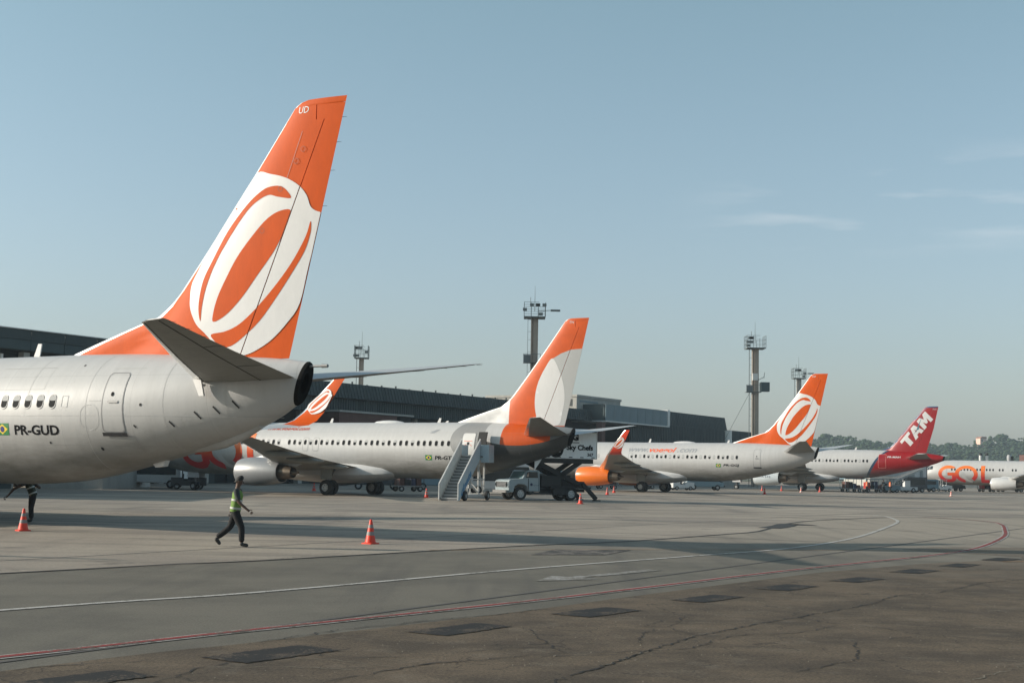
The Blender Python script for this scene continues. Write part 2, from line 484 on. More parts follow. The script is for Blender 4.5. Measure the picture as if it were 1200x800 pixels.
FUS319 = [
    (4.2, 2.95, 2.85, 0.03), (4.35, 3.25, 2.6, 0.3), (4.9, 3.75, 2.3, 0.8), (5.8, 4.4, 2.05, 1.25), (6.9, 5.2, 1.92, 1.6), (8.2, 5.72, 1.88, 1.85),
    (10, 5.88, 1.86, 1.97), (24.5, 5.88, 1.86, 1.97), (27.0, 5.88, 1.92, 1.93), (29.0, 5.87, 2.16, 1.80), (31.5, 5.80, 2.62, 1.50),
    (34.0, 5.68, 3.18, 1.13), (36.3, 5.48, 3.78, 0.78), (37.8, 5.26, 4.25, 0.48), (38.35, 5.14, 4.48, 0.34)]

class Skin:
    def __init__(self, tab): self.tab = tab
    def at(self, s): return interp_s(self.tab, s)
    def side(self, s, z, e=0.0, sg=-1):
        t, b, w = self.at(s); c = (t + b) / 2; h = (t - b) / 2
        q = max(0.0, 1 - ((z - c) / h) ** 2)
        y = w * math.sqrt(q)
        # push out along the section normal
        nz = (z - c) / h / h; ny = y / w / w; L = math.hypot(nz, ny) or 1
        return (s - SREF, sg * (y + e * ny / L), z + e * nz / L)
    def tilt(self, s, z):
        t, b, w = self.at(s); c = (t + b) / 2; h = (t - b) / 2
        y = w * math.sqrt(max(0.0, 1 - ((z - c) / h) ** 2))
        return math.atan2((z - c) / h / h, y / w / w)

def fuselage(sk, name, material, parent, slant):
    s0, s1 = sk.tab[0][0], sk.tab[-1][0]
    ss = [s0 + (s1 - s0) * 0 + x for x in (0, .03, .07, .12, .2, .35, .55, .8, 1.1, 1.4, 1.7, 2.0, 2.4, 2.8, 3.2, 3.7, 4.2, 5, 6, 7)]
    x = s0 + 8
    while x < s1 - 0.2: ss.append(x); x += 0.5 if x > 25 else 1.0
    ss.append(s1)
    n = 56; rings = []
    for s in ss:
        t, b, w = sk.at(s); c = (t + b) / 2; h = (t - b) / 2; r = []
        for i in range(n):
            a = 2 * PI * i / n
            zz = c + h * math.sin(a)
            so = 0
            if s > s1 - 2.2: so = slant * math.sin(a) * (s - (s1 - 2.2)) / 2.2
            r.append((s + so - SREF, w * math.cos(a), zz))
        rings.append(r)
    o = MB().rings(rings, cap0=True).build(name, [material], parent)
    # tail cap: the open dark end of the auxiliary power unit
    last = rings[-1]; cx = sum(p[0] for p in last) / n; cz = sum(p[2] for p in last) / n
    m = MB()
    def sc(k, dx): return [(cx + (p[0] - cx) * k + dx, p[1] * k, cz + (p[2] - cz) * k) for p in last]
    m.rings([sc(1.004, 0.0), sc(1.004, 0.05), sc(0.93, 0.12), sc(0.5, 0.10), sc(0.40, -0.3)], cap1=True)
    m.build('tail_exhaust', [M_soot], parent)
    return o

def airfoil(le, te, td, tc, n=9):
    """section loop: LE, upper side to TE, lower side back"""
    le = Vector(le); te = Vector(te); td = Vector(td).normalized(); c = (te - le).length
    us = [(1 - math.cos(PI * i / n)) / 2 for i in range(n + 1)]
    f = lambda u: 5 * tc * c * (.2969 * math.sqrt(u) - .126 * u - .3516 * u * u + .2843 * u ** 3 - .1036 * u ** 4)
    up = [le + (te - le) * u + td * f(u) for u in us]
    lo = [le + (te - le) * u - td * f(u) * 0.8 for u in us[1:-1]][::-1]
    return up + lo
def aerofoil_part(name, secs, parent, mats, n=9):
    """mats: upper, lower, leading edge"""
    rings = [airfoil(*s, n=n) for s in secs]
    tot = len(rings[0])
    def mif(j, i):
        if i < 2 or i >= tot - 2: return 2
        return 0 if i < n else 1
    return MB().rings(rings, mif=mif, cap0=True, cap1=True).build(name, mats, parent)

def fin_h(F, s, z, lem):
    te = F.te(z); c = te - lem(z); u = (s - lem(z)) / c
    h = 0
    if 0 < u < 1: h = 5 * 0.10 * c * (.2969 * math.sqrt(u) - .126 * u - .3516 * u * u + .2843 * u ** 3 - .1036 * u ** 4)
    g = (s - F.le(z))
    fl = 0.085 * math.sqrt(max(0, min(1, g / 0.9))) * max(0.0, min(1.0, (te - s) / 3.0))
    if z > F.mz: fl = 0
    return max(h, fl, 0.0)
class Fin:
    def __init__(self, le, te, hinge, horn=None):
        self.L, self.T, self.hg, self.horn = le, te, hinge, horn
        self.z0 = max(le[0][0], te[0][0]); self.z1 = min(le[-1][0], te[-1][0])
        (za, sa), (zb, sb) = le[-4] if len(le) > 6 else le[2], le[-7] if len(le) > 6 else le[0]
        self.k = None
    def le(self, z): return interp(self.L, z)[0]
    def te(self, z): return interp(self.T, z)[0]
    def hinge(self, z):
        (z0, s0), (z1, s1) = self.hg
        if self.horn:
            za, zb, sx = self.horn
            if z > zb: return None
            if z > za: return sx
        return s0 + (s1 - s0) * (z - z0) / (z1 - z0)
    def lem(self, z): return max(self.le(z), self.main(z)) if z < self.mz else self.le(z)
    def surf(self, e, sg=-1):
        def fn(s, z):
            te = self.te(z)
            return (s - SREF, sg * (fin_h(self, s, z, self.lem) + e), z)
        return fn
    def grid(self, name, parent, mats, part):
        zs = [self.z0 + (self.z1 - self.z0) * i / 40 for i in range(41)]
        if self.horn: zs += [self.horn[0] - 0.004, self.horn[0] + 0.004, self.horn[1] - 0.004, self.horn[1] + 0.004]
        zs += [p[0] for p in self.L if self.z0 < p[0] < self.z1]
        zs = sorted(set(round(z, 4) for z in zs))
        rings = []
        for z in zs:
            h = self.hinge(z); le = self.le(z); te = self.te(z)
            if part == 'fin': a, b = le, (h - 0.014 if h else te)
            else:
                if not h: continue
                a, b = h + 0.014, te
            if part == 'fin': us = [0, .003, .010, .025, .045, .07, .10, .14, .19, .25, .32, .40, .50, .6, .72, .85, 1]
            else: us = [0, .1, .25, .45, .7, 1]
            pts = [(a + (b - a) * u) for u in us]
            hh = [fin_h(self, s, z, self.lem) for s in pts]
            if part == 'fin': hh[0] = 0
            ring = [(s - SREF, -h_, z) for s, h_ in zip(pts, hh)] + [(s - SREF, h_, z) for s, h_ in zip(pts[::-1], hh[::-1])]
            rings.append(ring)
        nn = len(rings[0])
        mif = None
        if part == 'fin': mif = lambda j, i: 1 if (i < 4 or i >= nn - 5) else 0
        return MB().rings(rings, mif=mif, cap0=True, cap1=True).build(name, mats, parent)

FIN737 = Fin([(5.10, 28.3), (5.43, 29.05), (5.73, 30.0), (6.02, 30.95), (6.27, 31.8), (6.46, 32.50), (6.78, 32.98), (7.19, 33.44), (8.34, 34.40), (10.32, 35.98), (11.48, 36.87), (12.30, 37.50), (12.38, 37.59), (12.46, 37.74), (12.51, 37.95)],
             [(5.10, 37.6), (5.58, 37.72), (12.56, 39.38)], [(5.21, 35.94), (11.92, 38.64)], (11.9, 12.33, 38.36))
FIN737.mz = 7.19; FIN737.main = lambda z: 33.44 - (7.19 - z) * 0.80
FIN319 = Fin([(5.55, 29.6), (5.80, 30.4), (6.06, 31.1), (6.5, 31.62), (7.5, 32.5), (9.48, 34.15), (11.53, 35.94), (11.72, 36.3)],
             [(5.45, 36.1), (8.77, 37.12), (11.76, 37.78)], [(5.6, 34.7), (11.7, 37.2)])
FIN319.mz = 7.5; FIN319.main = lambda z: 32.5 - (7.5 - z) * 0.84

LOGO_OUT = [(36.26, 10.53), (36.8, 10.45), (37.35, 10.3), (37.81, 10.05), (38.09, 9.75), (38.23, 9.42), (38.40, 9.28), (38.66, 9.17), (38.56, 8.9), (38.21, 7.74), (37.93, 6.66), (37.53, 6.12), (37.01, 5.64), (36.48, 5.34), (36.12, 5.22), (35.84, 5.2), (35.52, 5.2), (35.20, 5.36), (34.99, 5.56), (34.64, 5.88), (34.29, 6.16), (34.02, 6.61), (33.96, 6.98), (33.97, 7.35), (34.10, 7.64), (34.62, 8.5), (35.18, 9.26), (35.72, 9.95)]
LOGO_L = [(37.56, 9.69), (37.46, 9.88), (37.23, 10.05), (36.91, 10.08), (36.55, 9.99), (36.01, 9.63), (35.3, 8.89), (34.77, 8.04), (34.46, 7.47), (34.35, 6.89), (34.36, 6.52), (34.45, 6.25), (34.48, 6.67), (34.60, 7.25), (34.87, 7.89), (35.22, 8.45), (35.75, 9.14), (36.2, 9.58), (36.74, 9.83), (37.1, 9.76)]
LOGO_C = [(37.54, 9.36), (37.12, 9.32), (36.68, 9.08), (36.15, 8.57), (35.71, 8.06), (35.36, 7.5), (35.06, 6.93), (34.92, 6.45), (34.95, 6.21), (35.41, 6.41), (35.95, 6.89), (36.47, 7.51), (36.99, 8.13), (37.33, 8.67), (37.53, 9.12)]
LOGO_R = [(38.24, 8.97), (38.09, 8.55), (37.72, 7.94), (37.29, 7.4), (36.78, 6.86), (36.25, 6.38), (35.8, 6.07), (35.35, 5.91), (34.88, 5.84), (35.03, 5.63), (35.27, 5.46), (35.64, 5.5), (36.09, 5.78), (36.62, 6.22), (37.14, 6.84), (37.65, 7.52), (38.06, 8.13), (38.24, 8.61), (38.27, 8.86)]

def ring_logo(fnf, parent, xf=lambda p: p, step=0.3, gap=None, cm_=None):
    cm_ = cm_ or M_or
    for sg in (-1, 1):
        put_art('tail_logo' if gap else 'winglet_logo', flat_bm([[xf((min(p[0], FIN737.te(p[1]) - .012), p[1])) for p in crom(LOGO_OUT, 4)]]), fnf(0.016 if gap else .006, sg), M_wp, parent, step, gap)
        o = bmesh.new()
        for lp in (LOGO_L, LOGO_C, LOGO_R):
            b = flat_bm([[xf(p) for p in crom(lp, 4)]]); me = bpy.data.meshes.new('x'); b.to_mesh(me); b.free(); o.from_mesh(me); bpy.data.meshes.remove(me)
        put_art('logo_stripe', o, fnf(0.022 if gap else .011, sg), cm_, parent, step, gap)

# wheels and windows share their meshes
def wheel_mesh(r, w, name='wheel', rimc=None, rr=0.5):
    m = MB(); n = 20; prof = [(-w / 2, r * rr), (-w / 2, r * 0.88), (-w * 0.36, r * 0.98), (0, r), (w * 0.36, r * 0.98), (w / 2, r * 0.88), (w / 2, r * rr)]
    rings = [[(q * math.cos(2 * PI * i / n), y, q * math.sin(2 * PI * i / n)) for i in range(n)] for y, q in prof]
    m.rings(rings, 0)
    for sg in (-1, 1):
        pr = [(sg * w * 0.42, r * rr), (sg * w * 0.30, r * rr * 0.86), (sg * w * 0.34, r * rr * 0.4), (sg * w * 0.46, r * rr * 0.3), (sg * w * 0.48, 0.001)]
        m.rings([[(q * math.cos(2 * PI * i / n), y, q * math.sin(2 * PI * i / n)) for i in range(n)] for y, q in [(sg * w / 2, r * rr)] + pr], 1)
        for k in range(6):
            a = 2 * PI * k / 6
            m.tube((r * rr * .62 * math.cos(a), sg * w * 0.28, r * rr * .62 * math.sin(a)), (r * rr * .62 * math.cos(a), sg * w * 0.40, r * rr * .62 * math.sin(a)), r * 0.05, n=6, mi=2)
    return m.mesh(name, [M_blk, rimc or M_rim, M_dark])
ME_MAIN = wheel_mesh(0.56, 0.40); ME_NOSE = wheel_mesh(0.34, 0.20)
def window_mesh(w, h, blind):
    m = MB(); r = w * 0.42
    def lp(k, y): return [(x, y, z) for x, z in rrect(-w / 2 * k, w / 2 * k, -h / 2 * k - (k - 1) * .03, h / 2 * k + (k - 1) * .03, r * k, 3)]
    a, b, c = lp(1.16, -0.001), lp(1.12, -0.008), lp(1.0, -0.006)
    m.rings([a, b, c], 0)
    m.add(c, [tuple(range(len(c)))], 1)
    if blind:
        q = [(x, -0.0075, z) for x, z in rrect(-w / 2 * .96, w / 2 * .96, h * (0.08 if blind == 1 else -0.45), h / 2 * .97, r * (.45 if blind == 1 else .9), 3)]
        m.add(q, [tuple(range(len(q)))], 2)
    return m.mesh('cabin_window', [mat('window_surround', (.32, .317, .31), .5), M_pane, M_blind])
ME_WIN = [window_mesh(0.25, 0.37, 0), window_mesh(0.25, 0.37, 1), window_mesh(0.25, 0.37, 2)]

def put_window(sk, s, z, parent, k):
    o = bpy.data.objects.new('cabin_window', ME_WIN[k]); COL.objects.link(o); o.parent = parent
    p = sk.side(s, z, 0.0); o.location = p
    ds = 0.3; p2 = sk.side(s + ds, z, 0)
    yaw = math.atan2(p2[1] - p[1], ds)
    o.rotation_euler = (Matrix.Rotation(yaw, 3, 'Z') @ Matrix.Rotation(-sk.tilt(s, z), 3, 'X')).to_euler()
    return o

def engine(parent, sg, l, s0, zc, sc, cowl, length=3.9, letters=None, rmax=1.08):
    """fan cowl with lip, fan, core nozzle and pylon"""
    n = 36
    def ring(s, r):
        out = []
        for i in range(n):
            a = 2 * PI * i / n; sn = math.sin(a)
            out.append((s - SREF, sg * l + r * math.cos(a), zc + r * sn * (0.93 if sn < 0 else 1.0)))
        return out
    L = length
    prof = [(0.10, .93), (0.35, 1.0), (0.9, 1.06), (1.7, 1.08), (2.4, 1.04), (3.1, 0.95), (3.6, 0.87), (L, 0.80)]
    P = [(s0 + a, r * rmax / 1.08) for a, r in prof]
    m = MB().rings([ring(s, r) for s, r in P] + [ring(s0 + L, .74 * rmax / 1.08), ring(s0 + L - 0.8, .72 * rmax / 1.08)])
    cw = m.build('engine', [cowl], parent)
    if letters: cw['label'] = letters
    MB().rings([ring(s0 + 1.1, .74), ring(s0 + 0.25, .76), ring(s0 + 0.05, .80), ring(s0, .85), ring(s0 + .03, .90), ring(s0 + .10, .932 * rmax / 1.08)]).build('inlet_lip', [M_lead], cw)
    f = MB(); f.rings([ring(s0 + 1.0, .75), ring(s0 + 1.02, .02)])
    for k in range(18):
        a = 2 * PI * k / 18; b = a + 0.2
        f.add([(s0 + .9 - SREF, sg * l + .12 * math.cos(a), zc + .12 * math.sin(a)), (s0 + .9 - SREF, sg * l + .74 * math.cos(a), zc + .74 * math.sin(a)),
               (s0 + 1.0 - SREF, sg * l + .74 * math.cos(b), zc + .74 * math.sin(b)), (s0 + 1.0 - SREF, sg * l + .12 * math.cos(b), zc + .12 * math.sin(b))], [(0, 1, 2, 3)], 1)
    f.build('fan', [M_dark, M_gear], cw)
    MB().rings([ring(s0 + L - 0.7, .55), ring(s0 + L, .56), ring(s0 + L + .5, .50), ring(s0 + L + 1.0, .40), ring(s0 + L + .95, .36), ring(s0 + L + .3, .34)]).rings(
        [ring(s0 + L + .3, .30), ring(s0 + L + 1.0, .24), ring(s0 + L + 1.5, .06)], cap1=True).build('exhaust_nozzle', [M_hot], cw)
    py = MB().rings([airfoil((s0 + .9 - SREF, sg * l, zc + .95), (s0 + 5.2 - SREF, sg * l, zc + .45), (0, 1, 0), .05),
                     airfoil((s0 + 2.0 - SREF, sg * l, zc + 1.25), (s0 + 6.4 - SREF, sg * l, zc + .95), (0, 1, 0), .05)], cap0=True, cap1=True)
    py.build('pylon', [M_wtop], cw)
    return cw

def gear(parent, s, l, zt, r, main=True, dz=0.0):
    m = MB(); x = s - SREF
    sgn = -1 if l > 0 else 1
    y = -l
    if main:
        m.tube((x, y, r - dz), (x - 0.1, y - sgn * 0.05, zt), 0.09, 0.13, 10)
        m.tube((x - 0.02, y - 0.45, r - dz), (x - 0.02, y + 0.45, r - dz), 0.08, n=8)
        m.bar((x, y, 0.9 - dz), (x - 0.1, y + (0.9 if l > 0 else -0.9), zt), 0.07)
        m.bar((x, y, 1.1 - dz), (x + 0.75, y, zt), 0.06)
        m.bar((x - .05, y, .75 - dz), (x - .45, y, .95 - dz), 0.05); m.bar((x - .45, y, .95 - dz), (x - .1, y, 1.3 - dz), 0.05)
        m.box(x - 0.55, x + 0.45, y + (-.30 if l > 0 else .26), y + (-.26 if l > 0 else .30), 1.15 - dz, zt - .05, 1)
        g = m.build('main_landing_gear', [M_gear, M_wbot], parent)
        me, off = ME_MAIN, 0.29
    else:
        m.tube((x, 0, r - dz), (x + 0.1, 0, zt), 0.06, 0.09, 10)
        m.tube((x, -.22, r - dz), (x, .22, r - dz), 0.05, n=8)
        m.bar((x, 0, .8 - dz), (x - .7, 0, zt), 0.06)
        for q in (-.36, .36): m.box(x - .5, x + .7, q - .015, q + .015, 1.0 - dz, zt + .05, 1)
        g = m.build('nose_landing_gear', [M_gear, M_wp], parent)
        me, off = ME_NOSE, 0.16
    for q in (-off, off):
        w = bpy.data.objects.new('wheel', me); COL.objects.link(w); w.parent = g
        w.location = (x, y + q, r - dz)
    return g

def airliner(loc, a, label, cat, spec, group):
    """origin on the ground between the main wheels, nose towards local -x"""
    k = 38 - SREF
    hx, hy = -math.cos(a), math.sin(a)
    root = thing('airliner', label, cat, (loc[0] + k * hx, loc[1] + k * hy, spec.get('dz', 0.0)), -a, group)
    dz = spec.get('dz', 0.0)
    A319 = spec.get('type') == 'a319'
    sk = Skin(FUS319 if A319 else FUS737); F = FIN319 if A319 else FIN737
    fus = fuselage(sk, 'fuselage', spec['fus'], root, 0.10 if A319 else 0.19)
    # fin and rudder
    fin = F.grid('vertical_stabilizer', root, [spec['fin'], M_finle if not A319 else spec['fin']], 'fin')
    rud = F.grid('rudder', root, [spec['fin']], 'rudder')
    gap = ((F.hg[0][1], F.hg[0][0]), (F.hg[1][1], F.hg[1][0]), 0.016)
    if spec['art'] == 'ring':
        ring_logo(lambda e, sg: F.surf(e, sg), fin, gap=gap)
        put_art('fin_code', move_bm(text_bm(spec['code'], 0.36, 0.19, 0.12), 37.73, 12.13), F.surf(0.006), M_wp, fin, 0.2)
    if spec['art'] == 'old':
        for sg in (-1, 1):
            grey = [(39.0, 10.42), (38.06, 10.35), (37.3, 10.1), (36.61, 9.72), (36.08, 9.1), (35.6, 8.2), (35.42, 7.4), (35.40, 6.6), (35.50, 5.9), (35.75, 5.15), (37.60, 5.15), (37.72, 5.58), (38.87, 10.38)]
            put_art('fin_grey_field', flat_bm([grey]), F.surf(0.006, sg), M_gp, fin, 0.3, gap)
            wh = crom([(36.66, 9.78), (37.18, 8.95), (37.50, 8.0), (37.6, 7.0), (37.42, 6.0), (37.10, 5.2), (35.72, 5.2), (35.46, 5.95), (35.36, 6.7), (35.42, 7.5), (35.66, 8.3), (36.1, 9.12)], 5)
            put_art('fin_white_oval', flat_bm([wh]), F.surf(0.011, sg), M_wp, fin, 0.3, gap)
            fil = None and [(28.4, 5.12), (29.05, 5.45), (30.0, 5.75), (30.95, 6.04), (31.8, 6.29), (32.45, 6.47), (32.82, 6.74), (33.10, 7.05), (33.27, 7.2), (33.25, 6.6), (33.30, 5.9), (33.38, 5.12)]
        put_art('fin_code', move_bm(text_bm(spec['code'], 0.36, 0.17, 0.12), 37.9, 12.15), F.surf(0.006), M_wp, fin, 0.2)
    if spec['art'] == 'tam':
        # big white slanted letters climbing the fin
        fx = lambda u, v: (32.66 + 1.07 * u + v * 0.86, 7.02 + 1.30 * u - v * 0.90)
        def P(L): return [fx(*p) for p in L]
        T = P([(0, 0), (1.06, 0), (1.06, .32), (.74, .32), (.74, 1.2), (.36, 1.2), (.36, .32), (0, .32)])
        A_ = P([(1.34, 0), (1.72, 0), (2.02, 1.22), (1.70, 1.22), (1.64, .96), (1.40, .96), (1.34, 1.22), (1.00, 1.22)])
        A_h = P([(1.52, .38), (1.60, .70), (1.45, .70)])
        Mm = P([(2.08, 1.22), (2.10, 0), (2.44, 0), (2.62, .48), (2.80, 0), (3.14, 0), (3.16, 1.22), (2.86, 1.22), (2.84, .58), (2.70, .98), (2.54, .98), (2.40, .58), (2.38, 1.22)])
        for L in ([T], [A_, A_h], [Mm]): put_art('fin_letter', flat_bm(L), F.surf(0.006), M_wp, fin, 0.3)
        bird = crom([fx(1.0, .60), fx(1.5, .60), fx(1.78, .50), fx(2.1, .36), fx(2.7, .12), fx(2.15, .42), fx(1.92, .58), fx(1.80, .74), fx(1.66, .66), fx(1.4, .64)], 4)
        put_art('fin_bird', flat_bm([bird]), F.surf(0.011), mat('bird_teal', (0.03, 0.14, 0.2), .5), fin, 0.3)
        put_art('fin_blue_edge', flat_bm([strip([(30.3, 5.83), (31.15, 6.12), (31.72, 6.55), (32.6, 7.5), (34.25, 9.48), (35.98, 11.46), (36.35, 11.66), (37.7, 11.66)], 0.17)]), F.surf(0.006), mat('livery_blue', (0.03, 0.075, 0.16), .4), fin, 0.3)
        put_art('fin_code', move_bm(text_bm('MAH', 0.5, 0.16), 37.05, 11.28), F.surf(0.006), M_wp, fin, 0.2)
    # tailplanes
    for sg in (-1, 1):
        if A319: secs = [((33.3, .5, 4.75), (36.9, .5, 4.75), .10), ((34.9, 3.3, 5.0), (37.2, 3.3, 5.05), .10), ((36.4, 6.2, 5.3), (37.7, 6.2, 5.35), .09)]
        else: secs = [((34.55, .35, 4.40), (38.1, .35, 4.52), .10), ((36.7, 3.75, 4.88), (38.85, 3.75, 4.97), .095), ((38.85, 7.05, 5.38), (39.66, 7.05, 5.43), .085), ((39.15, 7.18, 5.41), (39.68, 7.18, 5.44), .05)]
        secs = [((a_[0] - SREF, sg * a_[1], a_[2]), (b_[0] - SREF, sg * b_[1], b_[2]), (0, 0, 1), t) for a_, b_, t in secs]
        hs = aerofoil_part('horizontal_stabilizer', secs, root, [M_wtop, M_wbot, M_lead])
        if spec.get('near'):
            eg = MB(); q0 = None
            for uu in (.70, .12):
                pts = []
                for a_, b_, _, t_ in secs[:3]:
                    A_3, B_3 = Vector(a_), Vector(b_); c_3 = (B_3 - A_3).length
                    hh_ = 5 * t_ * c_3 * (.2969 * math.sqrt(uu) - .126 * uu - .3516 * uu * uu + .2843 * uu ** 3 - .1036 * uu ** 4) * .8
                    pts.append(A_3.lerp(B_3, uu) - Vector((0, 0, hh_ + .006)))
                for p_, q_ in zip(pts, pts[1:]): eg.bar(p_, q_, .022, .008)
                if uu == .70:
                    for f_ in (.3, .62): eg.bar(pts[0].lerp(pts[2], f_), pts[0].lerp(pts[2], f_) + Vector((1.0 - f_ * .5, 0, .02)), .02, .008)
            eg.build('elevator_gap', [M_dark], hs)
    # wings
    off = 0.45 if A319 else 0
    zr = 2.35 if A319 else 2.1
    for sg in (-1, 1):
        secs = [((12.6, .8, zr), (21.5, .8, zr - .1), .12), ((14.0, 2.2, zr + .12), (21.5, 2.2, zr), .13), ((16.3, 5.9, zr + .55), (21.5, 5.9, zr + .45), .115),
                ((19.75, 11.5, zr + 1.12), (22.95, 11.5, zr + 1.07), .105), ((22.95, 16.9, zr + 1.68), (24.6, 16.9, zr + 1.66), .10)]
        tip = (16.9, zr + 1.68)
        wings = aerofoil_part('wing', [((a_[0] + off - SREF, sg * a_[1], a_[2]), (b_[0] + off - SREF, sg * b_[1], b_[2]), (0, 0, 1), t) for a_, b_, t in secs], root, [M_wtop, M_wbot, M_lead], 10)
        for (l_, sa, sb) in ((4.0, 19.3, 22.4), (7.6, 19.6, 23.0), (11.2, 20.6, 23.8)):
            zz = zr + 0.1 + (l_ - 2.2) * 0.105
            m = MB(); q = []
            for u, r_ in ((0, .02), (.12, .13), (.35, .2), (.65, .19), (.88, .1), (1, .02)):
                s_ = sa + (sb - sa) * u
                q.append([(s_ + off - SREF, sg * (l_ + r_ * .75 * math.cos(t)), zz - .22 - u * .12 + r_ * math.sin(t)) for t in [2 * PI * i / 12 for i in range(12)]])
            m.rings(q, cap0=True, cap1=True).build('flap_fairing', [M_wbot], wings)
        wl = spec.get('winglet')
        if wl:
            # blended winglet
            tt = []
            for u, (l_, z_, sa, sb, ax) in enumerate([(16.9, 0, 22.95, 24.6, 0), (17.25, .05, 23.2, 24.72, 20), (17.6, .25, 23.52, 24.88, 45), (17.82, .62, 23.9, 25.08, 68), (17.95, 1.1, 24.35, 25.34, 80), (18.08, 1.75, 24.98, 25.70, 82), (18.18, 2.25, 25.45, 26.0, 82), (18.19, 2.33, 25.62, 26.02, 82)]):
                th = R(ax)
                tt.append(((sa - SREF, sg * l_, tip[1] + z_), (sb - SREF, sg * l_, tip[1] + z_), (0, -sg * math.sin(th), math.cos(th)), .075 if u < 7 else .04))
            w_ = aerofoil_part('winglet', tt, wings, [wl, wl, M_lead])
            def wfn(e, s2, sg=sg, tipz=tip[1]):
                tab = [(0, 16.9), (.05, 17.25), (.25, 17.6), (.62, 17.82), (1.1, 17.95), (1.75, 18.08), (2.25, 18.18)]
                def fn(s, z):
                    l_ = interp(tab, z)[0]
                    return (s - SREF, sg * (l_ + s2 * (0.045 + e)), tipz + z)
                return fn
            def xf(p):
                v = (p[1] - 5.2) / 5.33; z = 0.55 + v * 1.12
                u = (p[0] - (33.96 + v * 2.4)) / 2.5
                sl = 23.28 + z * 0.97; sr = 24.78 + z * 0.53
                u0 = (p[0] - 33.75 - v * 2.15) / 3.2
                return (sl + (sr - sl) * (0.12 + 0.76 * u0), z)
            ring_logo(wfn, w_, xf, 0.0)
        elif not A319:
            MB().rings([airfoil((22.95 - SREF, sg * 16.9, tip[1]), (24.6 - SREF, sg * 16.9, tip[1]), (0, 0, 1), .101), airfoil((23.4 - SREF, sg * 17.16, tip[1] + .03), (24.68 - SREF, sg * 17.16, tip[1] + .03), (0, 0, 1), .05)], cap1=True).build('wing_tip', [M_or], wings)
        else:
            m = MB().prism([(23.0 - SREF, zr + 1.2), (24.9 - SREF, zr + 1.3), (25.2 - SREF, zr + 2.3), (24.3 - SREF, zr + 2.2)], sg * 16.95 - .03, sg * 16.95 + .03)
            m.build('wing_tip_fence', [M_tred], wings)
    # wing to body fairing
    m = MB(); rr = []
    for s_, w_, h_ in ((11.2, .3, .2), (12.2, 1.25, .42), (13.6, 1.8, .62), (16, 2.02, .74), (19, 2.05, .78), (21.5, 1.95, .7), (23.4, 1.5, .5), (24.6, .9, .28), (25.3, .2, .1)):
        rr.append([(s_ - SREF, w_ * math.cos(t), (zr - .22) + h_ * math.sin(t) - (.30 if math.sin(t) < 0 else 0) * h_) for t in [2 * PI * i / 24 for i in range(24)]])
    m.rings(rr, cap0=True, cap1=True).build('wing_root_fairing', [spec.get('fair', M_wp)], root)
    el = 5.75 if A319 else 4.83
    for sg in (-1, 1):
        cw = engine(root, sg, el, 14.2 if A319 else 13.15, 1.8 if A319 else 1.58, 1, spec['cowl'], 3.6 if A319 else 3.9)
        if A319 and sg == -1:
            bm = text_bm('BRASIL', 2.1, 0.30, 0, 0.0, 1.35)
            def cf(x, z):
                s_ = 14.75 + x; zz = 1.85 + z
                r_ = 1.085
                return (s_ - SREF, -el - math.sqrt(max(0, r_ ** 2 - (zz - 1.8) ** 2)), zz)
            put_art('engine_lettering', bm, cf, M_navy, cw, 0.15)
    gs = 20.3 if A319 else 19.8
    for l_ in ((3.8, -3.8) if A319 else (2.86, -2.86)): gear(root, gs, l_, zr + .1, .56, True, dz)
    gear(root, 9.3 if A319 else 4.2, 0, 2.0, .34, False, dz)
    # windows
    wz = 4.35 if A319 else 3.84
    for i, s_ in enumerate(spec['wins']):
        put_window(sk, s_, wz, root, spec['blinds'](i, s_))
    # doors
    def door(s0, s1, z0, z1, small=False, body=None, line=M_seam, label=None):
        bm = flat_bm([rrect(s0, s1, z0, z1, 0.13 if not small else 0.09)])
        d = put_art('cabin_door' if not small else 'overwing_exit', bm, lambda x, z: sk.side(x, z, 0.006), spec['fus'] if body is None else body, root, 0.12, label=label)
        ow = 0.035 if spec.get('near') else 0.028
        put_art('door_seal', flat_bm([rrect(s0, s1, z0, z1, 0.13), rrect(s0 + ow, s1 - ow, z0 + ow, z1 - ow, 0.10)]), lambda x, z: sk.side(x, z, 0.010), line, d, 0.12)
        if not small and spec.get('near') is not None:
            sm_ = MB(); pa = sk.side(s0 - .01, z0 - .04, .0); pb = sk.side(s1 + .03, z0 - .04, .0)
            put_art('door_sill', flat_bm([[(s0 - .02, z0 - .09), (s1 + .04, z0 - .09), (s1 + .04, z0 + .012), (s0 - .02, z0 + .012)]]), lambda x, z: sk.side(x, z, 0.030), M_dark, d, 0.1)
            put_art('door_handle', flat_bm([rrect(s0 + .22, s0 + .60, z0 + .86, z0 + .93, .03)]), lambda x, z: sk.side(x, z, 0.030), M_gear, d, 0.1)
            put_art('door_porthole', flat_bm([[(s0 + .36 + .055 * math.cos(t), z0 + 1.12 + .065 * math.sin(t)) for t in [2 * PI * i / 14 for i in range(14)]]]), lambda x, z: sk.side(x, z, 0.017), M_pane, d, 0)
        return d
    for dd in spec['doors']: door(*dd[:4], **(dd[4] if len(dd) > 4 else {}))
    # roof aerials and beacon
    for (s_, h_) in spec.get('aerials', [(27.25, .45)]):
        zt = sk.at(s_)[0]
        MB().prism([(s_ - .12 - SREF, zt - .05), (s_ + .16 - SREF, zt - .05), (s_ + .24 - SREF, zt + h_), (s_ + .08 - SREF, zt + h_)], -.02, .02).build('blade_aerial', [M_wp], root)
